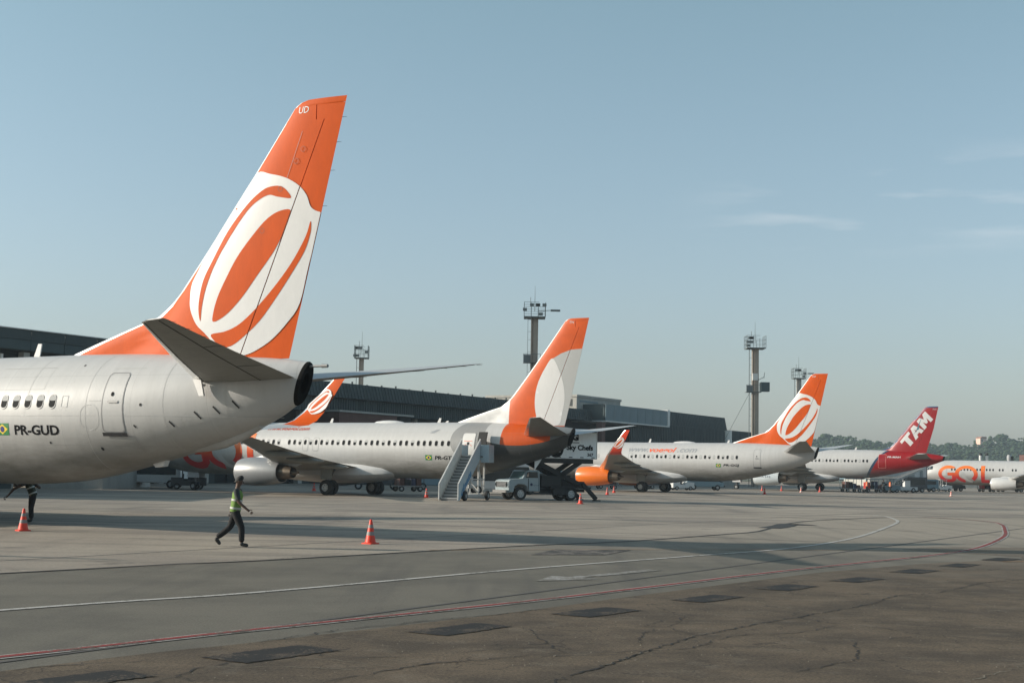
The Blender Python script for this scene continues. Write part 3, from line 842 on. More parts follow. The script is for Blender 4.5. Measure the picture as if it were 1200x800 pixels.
    if spec.get('dome'):
        s_ = spec['dome']; zt = sk.at(s_)[0]; q = []
        for u, r_ in ((-1, .02), (-.8, .14), (-.4, .2), (0, .22), (.4, .2), (.8, .13), (1, .02)):
            q.append([(s_ + u * 1.4 - SREF, 0.35 * math.cos(t) * (r_ / .22), zt - .05 + r_ * max(-.3, math.sin(t))) for t in [2 * PI * i / 16 for i in range(16)]])
        MB().rings(q, cap0=True, cap1=True).build('satellite_dome', [M_wp], root)
    # registration and flag
    rx, rz_, rw, rh = spec['reg_at']
    put_art('registration', move_bm(text_bm(spec['reg'], rw, rh, spec.get('regshear', 0), 0.030), rx, rz_), lambda x, z: sk.side(x, z, 0.006), spec.get('regm', M_black), root, 0.15)
    if spec.get('flag'):
        fx_, fz_ = spec['flag']
        W_, H_ = .55, .36
        fl = put_art('flag', flat_bm([[(fx_, fz_), (fx_ + W_, fz_), (fx_ + W_, fz_ + H_), (fx_, fz_ + H_)]]), lambda x, z: sk.side(x, z, .006), M_green, root, .15)
        cx_, cz_ = fx_ + W_ / 2, fz_ + H_ / 2
        put_art('flag_diamond', flat_bm([[(cx_ - W_ * .42, cz_), (cx_, cz_ - H_ * .42), (cx_ + W_ * .42, cz_), (cx_, cz_ + H_ * .42)]]), lambda x, z: sk.side(x, z, .009), M_yel, fl, .15)
        put_art('flag_disc', flat_bm([[(cx_ + .09 * math.cos(t), cz_ + .09 * math.sin(t)) for t in [2 * PI * i / 16 for i in range(16)]]]), lambda x, z: sk.side(x, z, .012), M_blue, fl, .15)
    # big fuselage lettering
    if spec.get('titles'):
        T0 = spec['titles']
        E = lambda cx, cz, a_, b_, t0, t1, n=28: [(cx + a_ * math.cos(R(t0 + (t1 - t0) * i / n)), cz + b_ * math.sin(R(t0 + (t1 - t0) * i / n))) for i in range(n + 1)]
        cz = 3.10; b = 1.38
        g = lambda *c: [(T0 + p[0], p[1]) for p in c]
        Gl = g(*(E(1.75, cz, 1.72, b, 48, 296) + [(2.95, cz - .92), (3.05, cz + .22), (1.55, cz + .22), (1.55, cz - .28), (2.25, cz - .28), (2.25, cz - .78)] + E(1.75, cz, 1.12, b - .5, 296, 68)[1:]))
        put_art('fuselage_letter', flat_bm([Gl]), lambda x, z: sk.side(x, z, .010), M_grad, root, .2)
        O1 = g(*(E(4.6, cz, 1.85, b, -50, 262) + E(4.6, cz, 1.22, b - .48, 262, -50)))
        put_art('fuselage_letter', flat_bm([O1]), lambda x, z: sk.side(x, z, .014), M_grad, root, .2)
        O2 = g(*(E(5.75, cz + .25, 2.0, b + .3, 176, 262) + E(5.75, cz + .15, 1.45, b - .1, 262, 176)))
        put_art('letter_grey_arc', flat_bm([O2]), lambda x, z: sk.side(x, z, .018), M_gp, root, .2)  # grey inner arc of the O, part of the lettering
        Ll = g((6.9, cz - b), (8.2, cz - b), (8.2, cz - b + .5), (7.5, cz - b + .5), (7.62, cz + b), (6.95, cz + b))
        put_art('fuselage_letter', flat_bm([Ll]), lambda x, z: sk.side(x, z, .014), M_grad, root, .2)
    if spec.get('web'):
        for (txt, x0, w_, h_, z0, mm) in spec['web']:
            put_art('web_address', move_bm(text_bm(txt, w_, h_, 0.28, 0.022), x0, z0), lambda x, z: sk.side(x, z, .012), mm, root, .15)
    # cockpit glass
    m_ = MB()
    s0 = sk.tab[0][0]
    if not A319:
        for (sa, sb, za, zb, zc_, zd) in ((1.98, 2.42, 3.70, 3.72, 4.24, 3.98), (2.50, 3.0, 3.74, 3.80, 4.34, 4.30)):
            put_art('cockpit_window', flat_bm([[(sa, za), (sb, zb), (sb, zc_), (sa, zd)]]), lambda x, z: sk.side(x, z, .012), M_glass, root, .12)
    return root, sk, F

def no_blind(i, s): return 0
WIN = lambda s1, s0, skip=(): [round(s1 - 0.508 * i, 3) for i in range(int((s1 - s0) / 0.508) + 1) if i not in skip]
GRP = 'white and orange airliners parked at the gates'

def blinds1(i, s): return 1 if i != 1 else 1
A1, sk1, F1 = airliner((-5.97, 39.98), .5284, 'nearest and largest white airliner, orange fin with white ring, registration PR-GUD', 'airliner',
    dict(fus=M_w, fin=M_or, art='ring', code='UD', winglet=M_or, cowl=M_or2, wins=WIN(30.09, 6.2), blinds=lambda i, s: 1,
         doors=[(32.0, 32.78, 2.93, 4.70), (4.6, 5.45, 2.75, 4.6), (17.0, 17.55, 3.2, 4.2, dict(small=True)), (18.0, 18.55, 3.2, 4.2, dict(small=True))],
         near=True, reg='PR-GUD', reg_at=(28.57, 2.84, 1.80, 0.30), flag=(27.78, 2.83), titles=3.6, aerials=[(27.27, .42), (16, .4)], dome=21.5), GRP)
A2, sk2, F2 = airliner((4.05, 96.93), .5309, 'white airliner with plain white oval on orange fin and airstairs at its rear door', 'airliner',
    dict(fus=M_old, fin=M_finold, art='old', code='TN', winglet=None, cowl=M_silver, wins=WIN(29.37, 6.0, (29,)), blinds=lambda i, s: (0, 1, 0, 0, 1)[i % 5] if i > 5 else 0,
         doors=[(4.6, 5.45, 2.75, 4.6), (16.45, 16.98, 3.2, 4.2, dict(small=True)), (17.4, 17.95, 3.2, 4.2, dict(small=True))],
         reg='PR-GTN', reg_at=(28.24, 2.70, 1.75, 0.27), regshear=0.15, flag=(27.45, 2.66), titles=4.15, aerials=[(17.6, .32), (27.3, .32), (27.95, .12)], dome=23.0,
         web=[('www.voegol.com', 12.6, 4.0, .34, 4.66, mat('dark_red_letters', (.42, .05, .02), .5))]), GRP)
A3, sk3, F3 = airliner((31.20, 145.47), .5547, 'white airliner with orange engine, red winglet and a web address above its windows', 'airliner',
    dict(fus=M_w, fin=M_or, art='ring', code='GJ', winglet=M_red, cowl=M_or2, wins=WIN(30.17, 6.0, (25, 26, 27, 28, 30, 31)), blinds=lambda i, s: (0, 2, 0, 1, 0, 2, 1)[i % 7],
         near=False, doors=[(31.94, 32.70, 2.85, 4.70), (4.6, 5.45, 2.75, 4.6), (17.6, 18.12, 3.2, 4.2, dict(small=True))],
         reg='PR-GGJ', reg_at=(28.69, 2.84, 1.75, 0.30), regshear=0.2, flag=(27.86, 2.80), aerials=[(19.2, .4), (28.4, .3)], dome=23.4,
         web=[('www.', 17.5, 2.35, .40, 4.30, M_greyt), ('voegol', 19.98, 3.15, .66, 4.14, M_ort), ('.com', 23.28, 2.3, .40, 4.30, M_greyt)]), GRP)
A4, sk4, F4 = airliner((57.2, 189.0), .53, 'white airliner with red rear fuselage and red fin with white letters', 'airliner',
    dict(type='a319', fus=M_tamf, fin=M_tred, art='tam', winglet=None, cowl=mat('pale_blue_cowl', (0.55, 0.60, 0.62), .35, var=.06, vscale=2), wins=WIN(28.67, 11.5, (18, 19)), blinds=lambda i, s: (0, 0, 2, 0, 1)[i % 5],
         doors=[(30.12, 31.12, 3.42, 5.28, dict(body=M_tred, line=mat('pale_red_line', (.75, .35, .3), .5))), (8.3, 9.1, 3.2, 5.0)],
         reg='PR-MAH', reg_at=(31.30, 4.80, 1.70, .25), regm=M_wp, aerials=[(26.5, .35)], dz=-0.12), None)
for o in (A4,): pass
A5, sk5, F5 = airliner((101.4 + 0.0, 220.8), .53, 'farthest white airliner, cut by the right edge, big orange letters on its nose section', 'airliner',
    dict(fus=M_w, fin=M_or, art='ring', code='GH', winglet=M_or, cowl=M_wp, wins=WIN(30.09, 6.2, (25, 26, 29, 30, 33)), blinds=no_blind,
         doors=[(32.0, 32.78, 2.93, 4.70), (4.55, 5.4, 2.75, 4.6)], reg='PR-GGH', reg_at=(28.57, 2.84, 1.80, 0.30), flag=(27.78, 2.83), titles=3.95, dz=-0.22), GRP)

# P1 details: skin joints, drains, tail skid
seam = []
for s_ in (29.0, 31.4, 34.15, 36.15):
    t, b, w = sk1.at(s_); pts = [(s_ + .0, b + .04 + (t - b - .08) * i / 30) for i in range(31)]
    seam.append(strip(pts, 0.012))
seam.append(strip([(24.0 + i * .5, 3.42) for i in range(28)], .010))
seam.append(strip([(29.6, 4.22), (29.6, 4.9), (27.3, 4.9)], .012)); seam.append(strip([(26.5, 4.22), (29.6, 4.22)], .012))
seam.append(strip([(32.0, 4.84), (33.2, 4.83)], .02)); seam.append(strip([(31.5, 3.86), (31.95, 3.86)], .02))
seam += [rrect(30.45, 30.70, 3.66, 4.02, .04)]
put_art('skin_joint', flat_bm(seam[:-1]), lambda x, z: sk1.side(x, z, .005), mat('joint_line', (.42, .42, .41), .6), A1, .2)
put_art('plugged_window', flat_bm([seam[-1], rrect(30.47, 30.68, 3.68, 4.00, .03)]), lambda x, z: sk1.side(x, z, .006), mat('joint_line', (.42, .42, .41), .6), A1, .2)
for (s_, z_, l_) in ((35.15, 3.45, .34), (35.75, 3.60, .34), (36.35, 3.76, .34), (34.3, 3.2, .25), (33.1, 3.12, .12)):
    put_art('drain_slot', flat_bm([strip([(s_, z_ + l_ / 2 * .6), (s_ + l_ * .5, z_ - l_ / 2 * .6)], .05)]), lambda x, z: sk1.side(x, z, .008), M_dark, A1, .2)
MB().prism([(35.25 - SREF, 4.45), (35.55 - SREF, 4.45), (35.68 - SREF, 3.98), (35.50 - SREF, 3.98)], -1.36, -1.30).build('drain_mast', [M_wp], A1)
MB().prism([(32.55 - SREF, 2.12), (33.15 - SREF, 2.22), (33.05 - SREF, 1.98), (32.72 - SREF, 1.94)], -.09, .09).build('drain_mast', [M_wp], A1)
# tail skid fairing
rr = []
for s_, h_ in ((34.2, .02), (34.7, .12), (35.4, .20), (36.1, .16), (36.7, .02)):
    b = sk1.at(s_)[1]; rr.append([(s_ - SREF, .17 * math.cos(t), b + .12 + (h_ + .12) * math.sin(t)) for t in [2 * PI * i / 16 for i in range(16)]])
MB().rings(rr, cap0=True, cap1=True).build('tail_skid', [M_w], A1)
MB().tube((38.35 - SREF, 0, 4.86), (38.95 - SREF, 0, 4.86), .04, .03).tube((38.78 - SREF, 0, 4.86), (38.98 - SREF, 0, 4.86), .055, .05).build('tail_light', [M_gear], A1)
put_art('rudder_panel_line', flat_bm([strip([(37.9, 11.6), (36.2, 7.0), (35.4, 5.25)], .012), strip([(36.9, 8.95), (37.4, 9.0)], .05), rrect(35.05, 35.35, 7.1, 7.45, .04), rrect(35.09, 35.31, 7.14, 7.41, .03)]), F1.surf(.014), M_seam, A1, .3)
for s_, z_, r_ in ((33.40, 3.74, .045), (35.45, 4.30, .04), (31.75, 2.46, .05), (29.95, 2.62, .035), (30.7, 4.95, .03)):
    put_art('static_port', flat_bm([[(s_ + r_ * math.cos(q_), z_ + r_ * math.sin(q_)) for q_ in [2 * PI * i / 12 for i in range(12)]]]), lambda x, z: sk1.side(x, z, .007), M_dark, A1, 0)
put_art('scuff_panel', flat_bm([rrect(31.2, 31.9, 3.0, 3.75, .3), rrect(31.215, 31.885, 3.015, 3.735, .285)]), lambda x, z: sk1.side(x, z, .006), mat('joint_line', (.42, .42, .41), .6), A1, .2)
for s_, z_ in ((37.95, 11.08), (37.72, 10.75), (37.20, 9.98), (36.6, 8.8)):
    put_art('fin_access_ring', flat_bm([[(s_ + k_ * math.cos(q_), z_ + k_ * math.sin(q_)) for q_ in [2 * PI * i / 16 for i in range(16)]] for k_ in (.085, .068)]), F1.surf(.028), mat('faint_ring', (.28, .06, .02), .6), A1, 0)
for z_ in (11.9, 11.2, 10.4, 9.4):
    x_ = F1.te(z_) - SREF; MB().tube((x_, 0, z_), (x_ + .16, 0, z_ - .01), .008, .004, 5).build('static_wick', [M_dark], A1)
for sg in (-1, 1):
    for k_, (l_, s_) in enumerate(((6.9, 39.60), (6.2, 39.45), (5.4, 39.25))):
        z_ = 4.45 + l_ * .135; MB().tube((s_ - SREF, sg * l_, z_), (s_ + .20 - SREF, sg * l_, z_ - .01), .008, .004, 5).build('static_wick', [M_dark], A1)
# P2: open rear door with leaf swung forward, little grey bird mark
dr = put_art('door_opening', flat_bm([rrect(30.38, 31.46, 3.02, 4.62, .16)]), lambda x, z: sk2.side(x, z, .010), mat('door_inner_white', (.60, .59, .57), .5, var=.08, vscale=3), A2, .12)
put_art('door_seal', flat_bm([rrect(30.38, 31.46, 3.02, 4.62, .16), rrect(30.43, 31.41, 3.07, 4.57, .13)]), lambda x, z: sk2.side(x, z, .016), M_seam, dr, .12)
put_art('door_lock', flat_bm([rrect(30.85, 31.03, 3.75, 3.95, .04)]), lambda x, z: sk2.side(x, z, .02), M_dark, dr, .12)
put_art('door_stripe', flat_bm([strip([(30.6, 4.02), (31.25, 4.02)], .03), strip([(30.6, 3.68), (30.8, 3.8)], .03), strip([(31.25, 3.68), (31.07, 3.8)], .03)]), lambda x, z: sk2.side(x, z, .02), M_ort, dr, .12)
MB().rings([[(31.95 - SREF + dx, -1.72 - dy, zz) for zz, dy in ((3.05, .10), (3.5, .28), (4.1, .30), (4.65, .12))] + [(32.62 - SREF + dx, -1.72 - dy, zz) for zz, dy in ((4.65, .12), (4.1, .30), (3.5, .28), (3.05, .10))] for dx in (0, .0)][:1] + [[(31.97 - SREF, -1.84 - dy, zz) for zz, dy in ((3.05, .10), (3.5, .28), (4.1, .30), (4.65, .12))] + [(32.64 - SREF, -1.84 - dy, zz) for zz, dy in ((4.65, .12), (4.1, .30), (3.5, .28), (3.05, .10))]], cap0=True, cap1=True, sm=False).build('open_door_leaf', [mat('dark_door_lining', (.015, .015, .015), .8)], A2)
put_art('bird_mark', flat_bm([crom([(27.50, 4.78), (27.75, 4.70), (28.0, 4.80), (28.32, 4.82), (28.1, 4.66), (27.9, 4.56), (27.6, 4.58), (27.72, 4.66)], 3)]), lambda x, z: sk2.side(x, z, .012), M_greyt, A2, .15)

# ------------------------------------------------------------------ ground
def ground_mat(name, kind):
    m = bpy.data.materials.new(name); m.use_nodes = True
    nt = m.node_tree; b = nt.nodes['Principled BSDF']
    t = nt.nodes.new('ShaderNodeTexCoord').outputs['Object']
    if kind == 'concrete':
        c = (0.325, 0.278, 0.222)
        big = noise(nt, t, 0.09, 6, 0.65)
        c = mixc(nt, rng(nt, big, .42, .60, 0, .60), c, (0.185, 0.156, 0.132))
        stk = noise(nt, t, 1.0, 5, 0.6, (0.035, 0.55, 1, 0.25))
        c = mixc(nt, rng(nt, stk, .50, .68, 0, .65), c, (0.09, 0.081, 0.07))
        stk2 = noise(nt, t, 1.0, 4, 0.6, (0.30, 0.035, 1, 0.1))
        c = mixc(nt, rng(nt, stk2, .55, .70, 0, .5), c, (0.10, 0.09, 0.08))
        spot = noise(nt, t, 0.45, 4, 0.7)
        c = mixc(nt, rng(nt, spot, .60, .70, 0, .6), c, (0.08, 0.072, 0.063))
        # large slabs, each cast a little lighter or darker
        mp_ = nt.nodes.new('ShaderNodeMapping'); mp_.inputs['Rotation'].default_value = (0, 0, .53); mp_.inputs['Scale'].default_value = (1 / 6.0, 1 / 6.0, 1)
        nt.links.new(t, mp_.inputs[0])
        fl = nt.nodes.new('ShaderNodeVectorMath'); fl.operation = 'FLOOR'; nt.links.new(mp_.outputs[0], fl.inputs[0])
        wnz = nt.nodes.new('ShaderNodeTexWhiteNoise'); nt.links.new(fl.outputs[0], wnz.inputs[0])
        c = mixc(nt, 1.0, c, rng(nt, wnz.outputs[0], 0, 1, .86, 1.08), 'MULTIPLY')
        fine, fs = noise(nt, t, 9, 8, .8), .16
        rough, bs = 0.82, .25
    elif kind == 'lane':
        c = (0.142, 0.127, 0.100)
        big = noise(nt, t, 0.35, 6, 0.65, (1, 1, 1))
        c = mixc(nt, rng(nt, big, .42, .6, 0, .6), c, (0.088, 0.080, 0.064))
        trk = noise(nt, t, 1.0, 4, .55, (1.1, 0.05, 1, -0.62))
        c = mixc(nt, rng(nt, trk, .5, .66, 0, .5), c, (0.078, 0.071, 0.062))
        spx = nt.nodes.new('ShaderNodeSeparateXYZ'); nt.links.new(t, spx.inputs[0])
        far_mix = rng(nt, mth(nt, 'ADD', spx.outputs[1], rng(nt, noise(nt, t, .25, 4, .6), .3, .7, -5, 5)), 33, 52, 0, 1)  # asphalt turns paler towards the far end
        c = mixc(nt, far_mix, c, (0.285, 0.245, 0.195))
        c = mixc(nt, mth(nt, 'MULTIPLY', far_mix, rng(nt, trk, .5, .66, 0, .45)), c, (0.12, 0.105, 0.088))
        fine, fs = noise(nt, t, 30, 8, .85), .30
        rough, bs = 0.85, .5
    elif kind == 'shoulder':
        c = (0.128, 0.094, 0.062)
        big = noise(nt, t, 0.55, 7, 0.7)
        c = mixc(nt, rng(nt, big, .40, .60, 0, .85), c, (0.060, 0.045, 0.031))
        pale = noise(nt, t, 1.3, 5, .7)
        c = mixc(nt, rng(nt, pale, .55, .70, 0, .5), c, (0.18, 0.148, 0.112))
        # the far end is paler
        fine, fs = noise(nt, t, 26, 8, .88), .62
        rough, bs = 0.9, .9
        spx = nt.nodes.new('ShaderNodeSeparateXYZ'); nt.links.new(t, spx.inputs[0])
        c = mixc(nt, rng(nt, mth(nt, 'ADD', spx.outputs[1], rng(nt, noise(nt, t, .3, 4, .6), .3, .7, -4, 4)), 28, 42, 0, .7), c, (0.19, 0.158, 0.122))
        v = nt.nodes.new('ShaderNodeTexVoronoi'); v.feature = 'DISTANCE_TO_EDGE'; v.inputs['Scale'].default_value = .75
        wob = nt.nodes.new('ShaderNodeVectorMath'); wob.operation = 'MULTIPLY_ADD'
        nn = nt.nodes.new('ShaderNodeTexNoise'); nn.inputs['Scale'].default_value = 1.6; nn.inputs['Detail'].default_value = 6
        nt.links.new(t, nn.inputs['Vector']); nt.links.new(nn.outputs['Color'], wob.inputs[0]); wob.inputs[1].default_value = (1.3, 1.3, 0); nt.links.new(t, wob.inputs[2])
        nt.links.new(wob.outputs[0], v.inputs['Vector'])
        cw = rng(nt, noise(nt, t, .8, 3, .6), .42, .70, 0.0, .013)
        ck = mth(nt, 'LESS_THAN', v.outputs[0], cw)
        c = mixc(nt, mth(nt, 'MULTIPLY', ck, .55), c, (0.016, 0.013, 0.011))
    else:
        c = (0.06, 0.07, 0.035)
        c = mixc(nt, rng(nt, noise(nt, t, .02, 5, .6), .4, .6, 0, 1), c, (0.11, 0.09, 0.06))
        fine, fs = noise(nt, t, 2, 4, .7), .3; rough, bs = .95, .3
    c = mixc(nt, 1.0, c, rng(nt, fine, .38, .62, 1 - fs, 1 + fs), 'MULTIPLY')
    nt.links.new(c, b.inputs['Base Color']); b.inputs['Roughness'].default_value = rough
    b.inputs['Specular IOR Level'].default_value = 0.3
    bp = nt.nodes.new('ShaderNodeBump'); bp.inputs['Strength'].default_value = bs; bp.inputs['Distance'].default_value = 0.012
    nt.links.new(fine, bp.inputs['Height']); nt.links.new(bp.outputs[0], b.inputs['Normal'])
    return m
G_con, G_lane, G_sh, G_far = ground_mat('apron_concrete', 'concrete'), ground_mat('grey_asphalt', 'lane'), ground_mat('old_brown_asphalt', 'shoulder'), ground_mat('airfield_grass', 'grass')
def sheet(name, pts, z, m, parent=None, kind='structure'):
    o = MB().add([(x, y, z) for x, y in pts], [tuple(range(len(pts)))]).build(name, [m], parent)
    if kind: o['kind'] = kind
    return o
sheet('ground', [(-6000, -3000), (6000, -3000), (6000, 9000), (-6000, 9000)], -0.03, G_far)
apron = sheet('apron', [(-260, -40), (-31, -5), (-9.29, 26.28), (-5.46, 31.11), (0.11, 38.97), (3.58, 43.09), (7.2, 49.0), (9.28, 52.84), (11.63, 60.5), (14.49, 67.0), (19.51, 73.9), (30.63, 80), (200, 95), (420, 430), (-260, 430)], 0.0, G_con)
ED = [(-31, -5), (-9.29, 26.28), (-5.46, 31.11), (0.11, 38.97), (3.58, 43.09), (7.2, 49.0), (9.28, 52.84), (11.63, 60.5), (14.49, 67.0), (19.51, 73.9), (30.63, 80), (200, 95)]
SHO = [(-14.5, 0), (-4.98, 14.23), (-2.94, 16.93), (0.08, 21.02), (2.25, 24.34), (5.21, 28.69), (7.73, 32.07), (13.51, 37.5), (30, 46), (200, 52)]
sheet('taxi_lane', ED + [(200, 40), (-40, -40)], -0.004, G_lane)
sh = sheet('old_asphalt', [(-14.6, 0)] + crom(SHO, 6, False) + [(200, -60), (-60, -60)], 0.0, G_sh)
lane = bpy.data.objects['taxi_lane']
M_line_w = worn('worn_white_line_paint', (.38, .36, .33), (.16, .145, .12), .34, 9)
M_line_w2 = worn('road_white_line_paint', (.42, .40, .37), (.16, .15, .13), .22, 9)
M_line_r = worn('worn_red_line_paint', (.22, .035, .032), (.13, .085, .07), .30, 9)
M_line_k = worn('black_dash_paint', (.018, .017, .016), (.09, .068, .048), .25, 14)
M_line_o = mat('faded_orange_line', (.30, .17, .07), .8, var=.5, vscale=3)
M_tar = mat('tar_joint', (.022, .021, .020), .8, var=.3, vscale=4)
M_patch = worn('dark_patch', (.05, .046, .042), (.16, .14, .12), .35, 3)
def line_part(name, pts, w, z, m, smooth=8):
    p = crom(pts, smooth, False); q = strip(p, w); n = len(p)
    vs = [(a[0], a[1], z) for a in q]
    fs = [(i, i + 1, 2 * n - 2 - i, 2 * n - 1 - i) for i in range(n - 1)]
    return MB().add(vs, fs).build(name, [m], lane)
WL = [(-16, 7.6), (-7.01, 19.9), (-4.1, 23.44), (0.09, 29.85), (4.36, 35.72), (8.03, 40.89), (11.7, 48.51), (15.9, 59.99), (18.29, 67.19), (19.4, 72.0), (20.0, 75.6), (20.0, 78.5)]
line_part('white_lane_line', WL, .16, .006, M_line_w2)
RL = [(-15, 2.2), (-5.33, 15.2), (-3.16, 18.19), (0.08, 22.46), (2.38, 25.77), (5.52, 30.43), (8.26, 34.26), (11.54, 38.76), (14.3, 43.5), (18.02, 52.05), (20.66, 59.5), (22.77, 66.0), (23.6, 70.0), (23.2, 73.5), (22.0, 76)]
line_part('white_border_line', RL, .25, .005, M_line_w)
line_part('red_boundary_line', RL, .13, .010, M_line_r)
line_part('yellow_guide_line', [(12.5, 36.2), (15, 37.4), (22, 40.6), (40, 48)], .12, .009, M_line_o)
line_part('faded_guide_line', [(-2, 36.5), (3.0, 38.5), (8.0, 40.0), (14, 41.5)], .10, .005, M_line_o)
line_part('tar_joint', [(p[0] - .02, p[1]) for p in ED[:10]], .13, .008, M_tar, 3)
line_part('tar_joint', [(10.2, 56.0), (11.2, 58.5), (12.0, 61.0), (12.6, 60.0)], .9, .009, M_tar, 4)
# black dashes along the old asphalt edge
ds = [(-4.09, 13.66), (-2.57, 15.89), (-0.59, 18.67), (1.34, 21.27), (3.35, 23.93), (5.18, 26.6), (7.06, 28.92), (9.06, 31.89), (10.85, 34.39), (12.84, 37.29)]
ddir = Vector((ds[-1][0] - ds[0][0], ds[-1][1] - ds[0][1])).normalized(); dn = Vector((-ddir.y, ddir.x))
M_dash = MB()
q = []
for k in range(25): q.append((-.75 + 1.5 * k / 24, -.30 + random.uniform(-.03, .03)))
for k in range(9): q.append((.75 + random.uniform(-.03, .03), -.27 + .54 * k / 8))
for k in range(25): q.append((.75 - 1.5 * k / 24, .30 + random.uniform(-.03, .03)))
for k in range(9): q.append((-.75 + random.uniform(-.03, .03), .27 - .54 * k / 8))
DM = MB().add([(x, y, 0) for x, y in q], [tuple(range(len(q)))]).mesh('painted_dash', [M_line_k])
for i, (x, y) in enumerate(ds):
    o = bpy.data.objects.new('painted_dash', DM); COL.objects.link(o); o.parent = sh
    o.location = (x, y, .008); o.rotation_euler = (0, 0, math.atan2(ddir.y, ddir.x) + .02 * (i % 3 - 1)); o.scale = (1, 1 + .1 * (i % 2), 1)
# faded arrow, square patch on the apron
def ground_poly(name, pts, z, m, parent): return MB().add([(x, y, z) for x, y in pts], [tuple(range(len(pts)))]).build(name, [m], parent)
M_arrow = worn('faded_arrow_paint', (.27, .26, .245), (.15, .138, .117), .45, 10)
c0 = Vector((1.9, 28.9)); dv = Vector((.574, .819)); nv = Vector((-.819, .574))
AP = [(-2.4, 0), (-1.0, .55), (-1.0, .16), (-.55, .16), (-.55, -.16), (-1.0, -.16), (-1.0, -.55)]
ground_poly('painted_arrow', [tuple(c0 + dv * a + nv * b) for a, b in AP], .005, M_arrow, lane)
ground_poly('painted_arrow', [tuple(c0 + dv * a + nv * b) for a, b in [(-.35, .16), (2.2, .16), (2.2, -.16), (-.35, -.16)]], .005, M_arrow, lane)
ground_poly('apron_patch', [(0.55, 35.3), (1.25, 37.9), (3.3, 38.3), (2.4, 35.8)], .005, M_patch, lane)
# explicit cracks
def crack(pts, w, parent, m, seed):
    rnd = random.Random(seed); p = []
    for a, b in zip(pts, pts[1:]):
        n = max(2, int(math.dist(a, b) / .09))
        for i in range(n):
            t = i / n; p.append((a[0] + (b[0] - a[0]) * t + rnd.uniform(-.045, .045), a[1] + (b[1] - a[1]) * t + rnd.uniform(-.045, .045)))
    p.append(pts[-1]); L = []; Q = []
    for i, c in enumerate(p):
        a = p[max(0, i - 1)]; b = p[min(len(p) - 1, i + 1)]
        d = Vector((b[0] - a[0], b[1] - a[1])).normalized(); ww = w * .62 * rnd.uniform(.15, 1.4) * min(1, (i + 1) / 4, (len(p) - i) / 4)
        L.append((c[0] - d.y * ww, c[1] + d.x * ww, .006)); Q.append((c[0] + d.y * ww, c[1] - d.x * ww, .006))
    n = len(p)
    return MB().add(L + Q, [(i, i + 1, n + i + 1, n + i) for i in range(n - 1)]).build('asphalt_crack', [m], parent)
M_ck = mat('crack_black', (.012, .010, .009), .9); M_ckp = mat('dry_grass_in_crack', (.17, .15, .11), .95, var=.5, vscale=20)
crack([(0.3, 13.6), (0.49, 14.28), (1.3, 15.99), (1.83, 17.22), (2.42, 18.41), (3.37, 19.83), (4.54, 21.5), (5.94, 23.48), (6.84, 25.26), (7.84, 26.09), (9.5, 28.75), (14, 33)], .025, sh, M_ck, 1)
crack([(0.9, 15.2), (1.3, 15.99), (1.7, 16.9)], .012, sh, M_ckp, 2)
crack([(-5.6, 13.2), (-4.95, 14.15), (-4.65, 14.64), (-3.6, 15.2)], .02, sh, M_ck, 3)
crack([(-3.5, 13.3), (-3.23, 13.94), (-3.15, 14.7), (-3.01, 14.87), (-2.6, 16.2)], .014, sh, M_ck, 4)
crack([(-2.93, 16.89), (-2.11, 18.37), (-1.09, 19.58), (-0.05, 20.75), (1.0, 22.2)], .022, sh, M_ck, 5)
crack([(4.2, 13.9), (4.76, 14.84), (5.78, 16.1), (6.6, 17.8)], .014, sh, M_ckp, 6)
crack([(-1.8, 13.6), (-1.61, 14.15), (-0.84, 15.34), (0.07, 16.06), (1.4, 16.4)], .02, sh, M_ck, 7)
crack([(2.42, 18.41), (2.2, 19.4), (2.6, 20.8), (2.3, 22.4)], .012, sh, M_ck, 8)
crack([(4.5, 21.5), (5.4, 20.4), (6.8, 19.9), (8.0, 20.4)], .014, sh, M_ck, 9)
crack([(3.0, 15.2), (4.0, 16.4), (4.4, 18.2), (5.6, 19.0)], .014, sh, M_ck, 10)
crack([(-7, 30.8), (-5.8, 31.2), (-5.2, 31.9), (-4.6, 33.1)], .02, apron, M_ck, 11)
# more wandering cracks over the old asphalt
for k in range(16):
    rn = random.Random(100 + k); x, y = rn.uniform(-4, 16), rn.uniform(14.5, 34)
    if y > 20 + x * 1.15: y = 16 + x * .9
    a = rn.uniform(0, PI); p = [(x, y)]
    for i in range(rn.randint(6, 16)):
        a += rn.uniform(-.6, .6); x += math.cos(a) * .45; y += math.sin(a) * .55; p.append((x, y))
    p = [q for q in p if q[1] < 19.3 + q[0] * 1.35]
    if len(p) > 3: crack(p, rn.uniform(.010, .020), sh, M_ck if k % 4 else M_ckp, 200 + k)
# loose grit
gm = MB(); rn = random.Random(9)
for k in range(1500):
    x, y = rn.uniform(-6, 14), rn.uniform(12.5, 30)
    if y > 19 + x * 1.35: continue
    s_ = rn.uniform(.003, .009)
    gm.add([(x - s_, y, .004), (x, y - s_, .004), (x + s_, y, .004), (x, y + s_, .004), (x + s_ * .2, y, .006 + s_ * 1.2)], [(0, 1, 4), (1, 2, 4), (2, 3, 4), (3, 0, 4)])
gg = gm.build('loose_grit', [mat('pale_grit', (.22, .195, .155), .9, var=.5, vscale=30)]); gg['kind'] = 'stuff'; gg['label'] = 'pale loose grit scattered over the old brown asphalt'
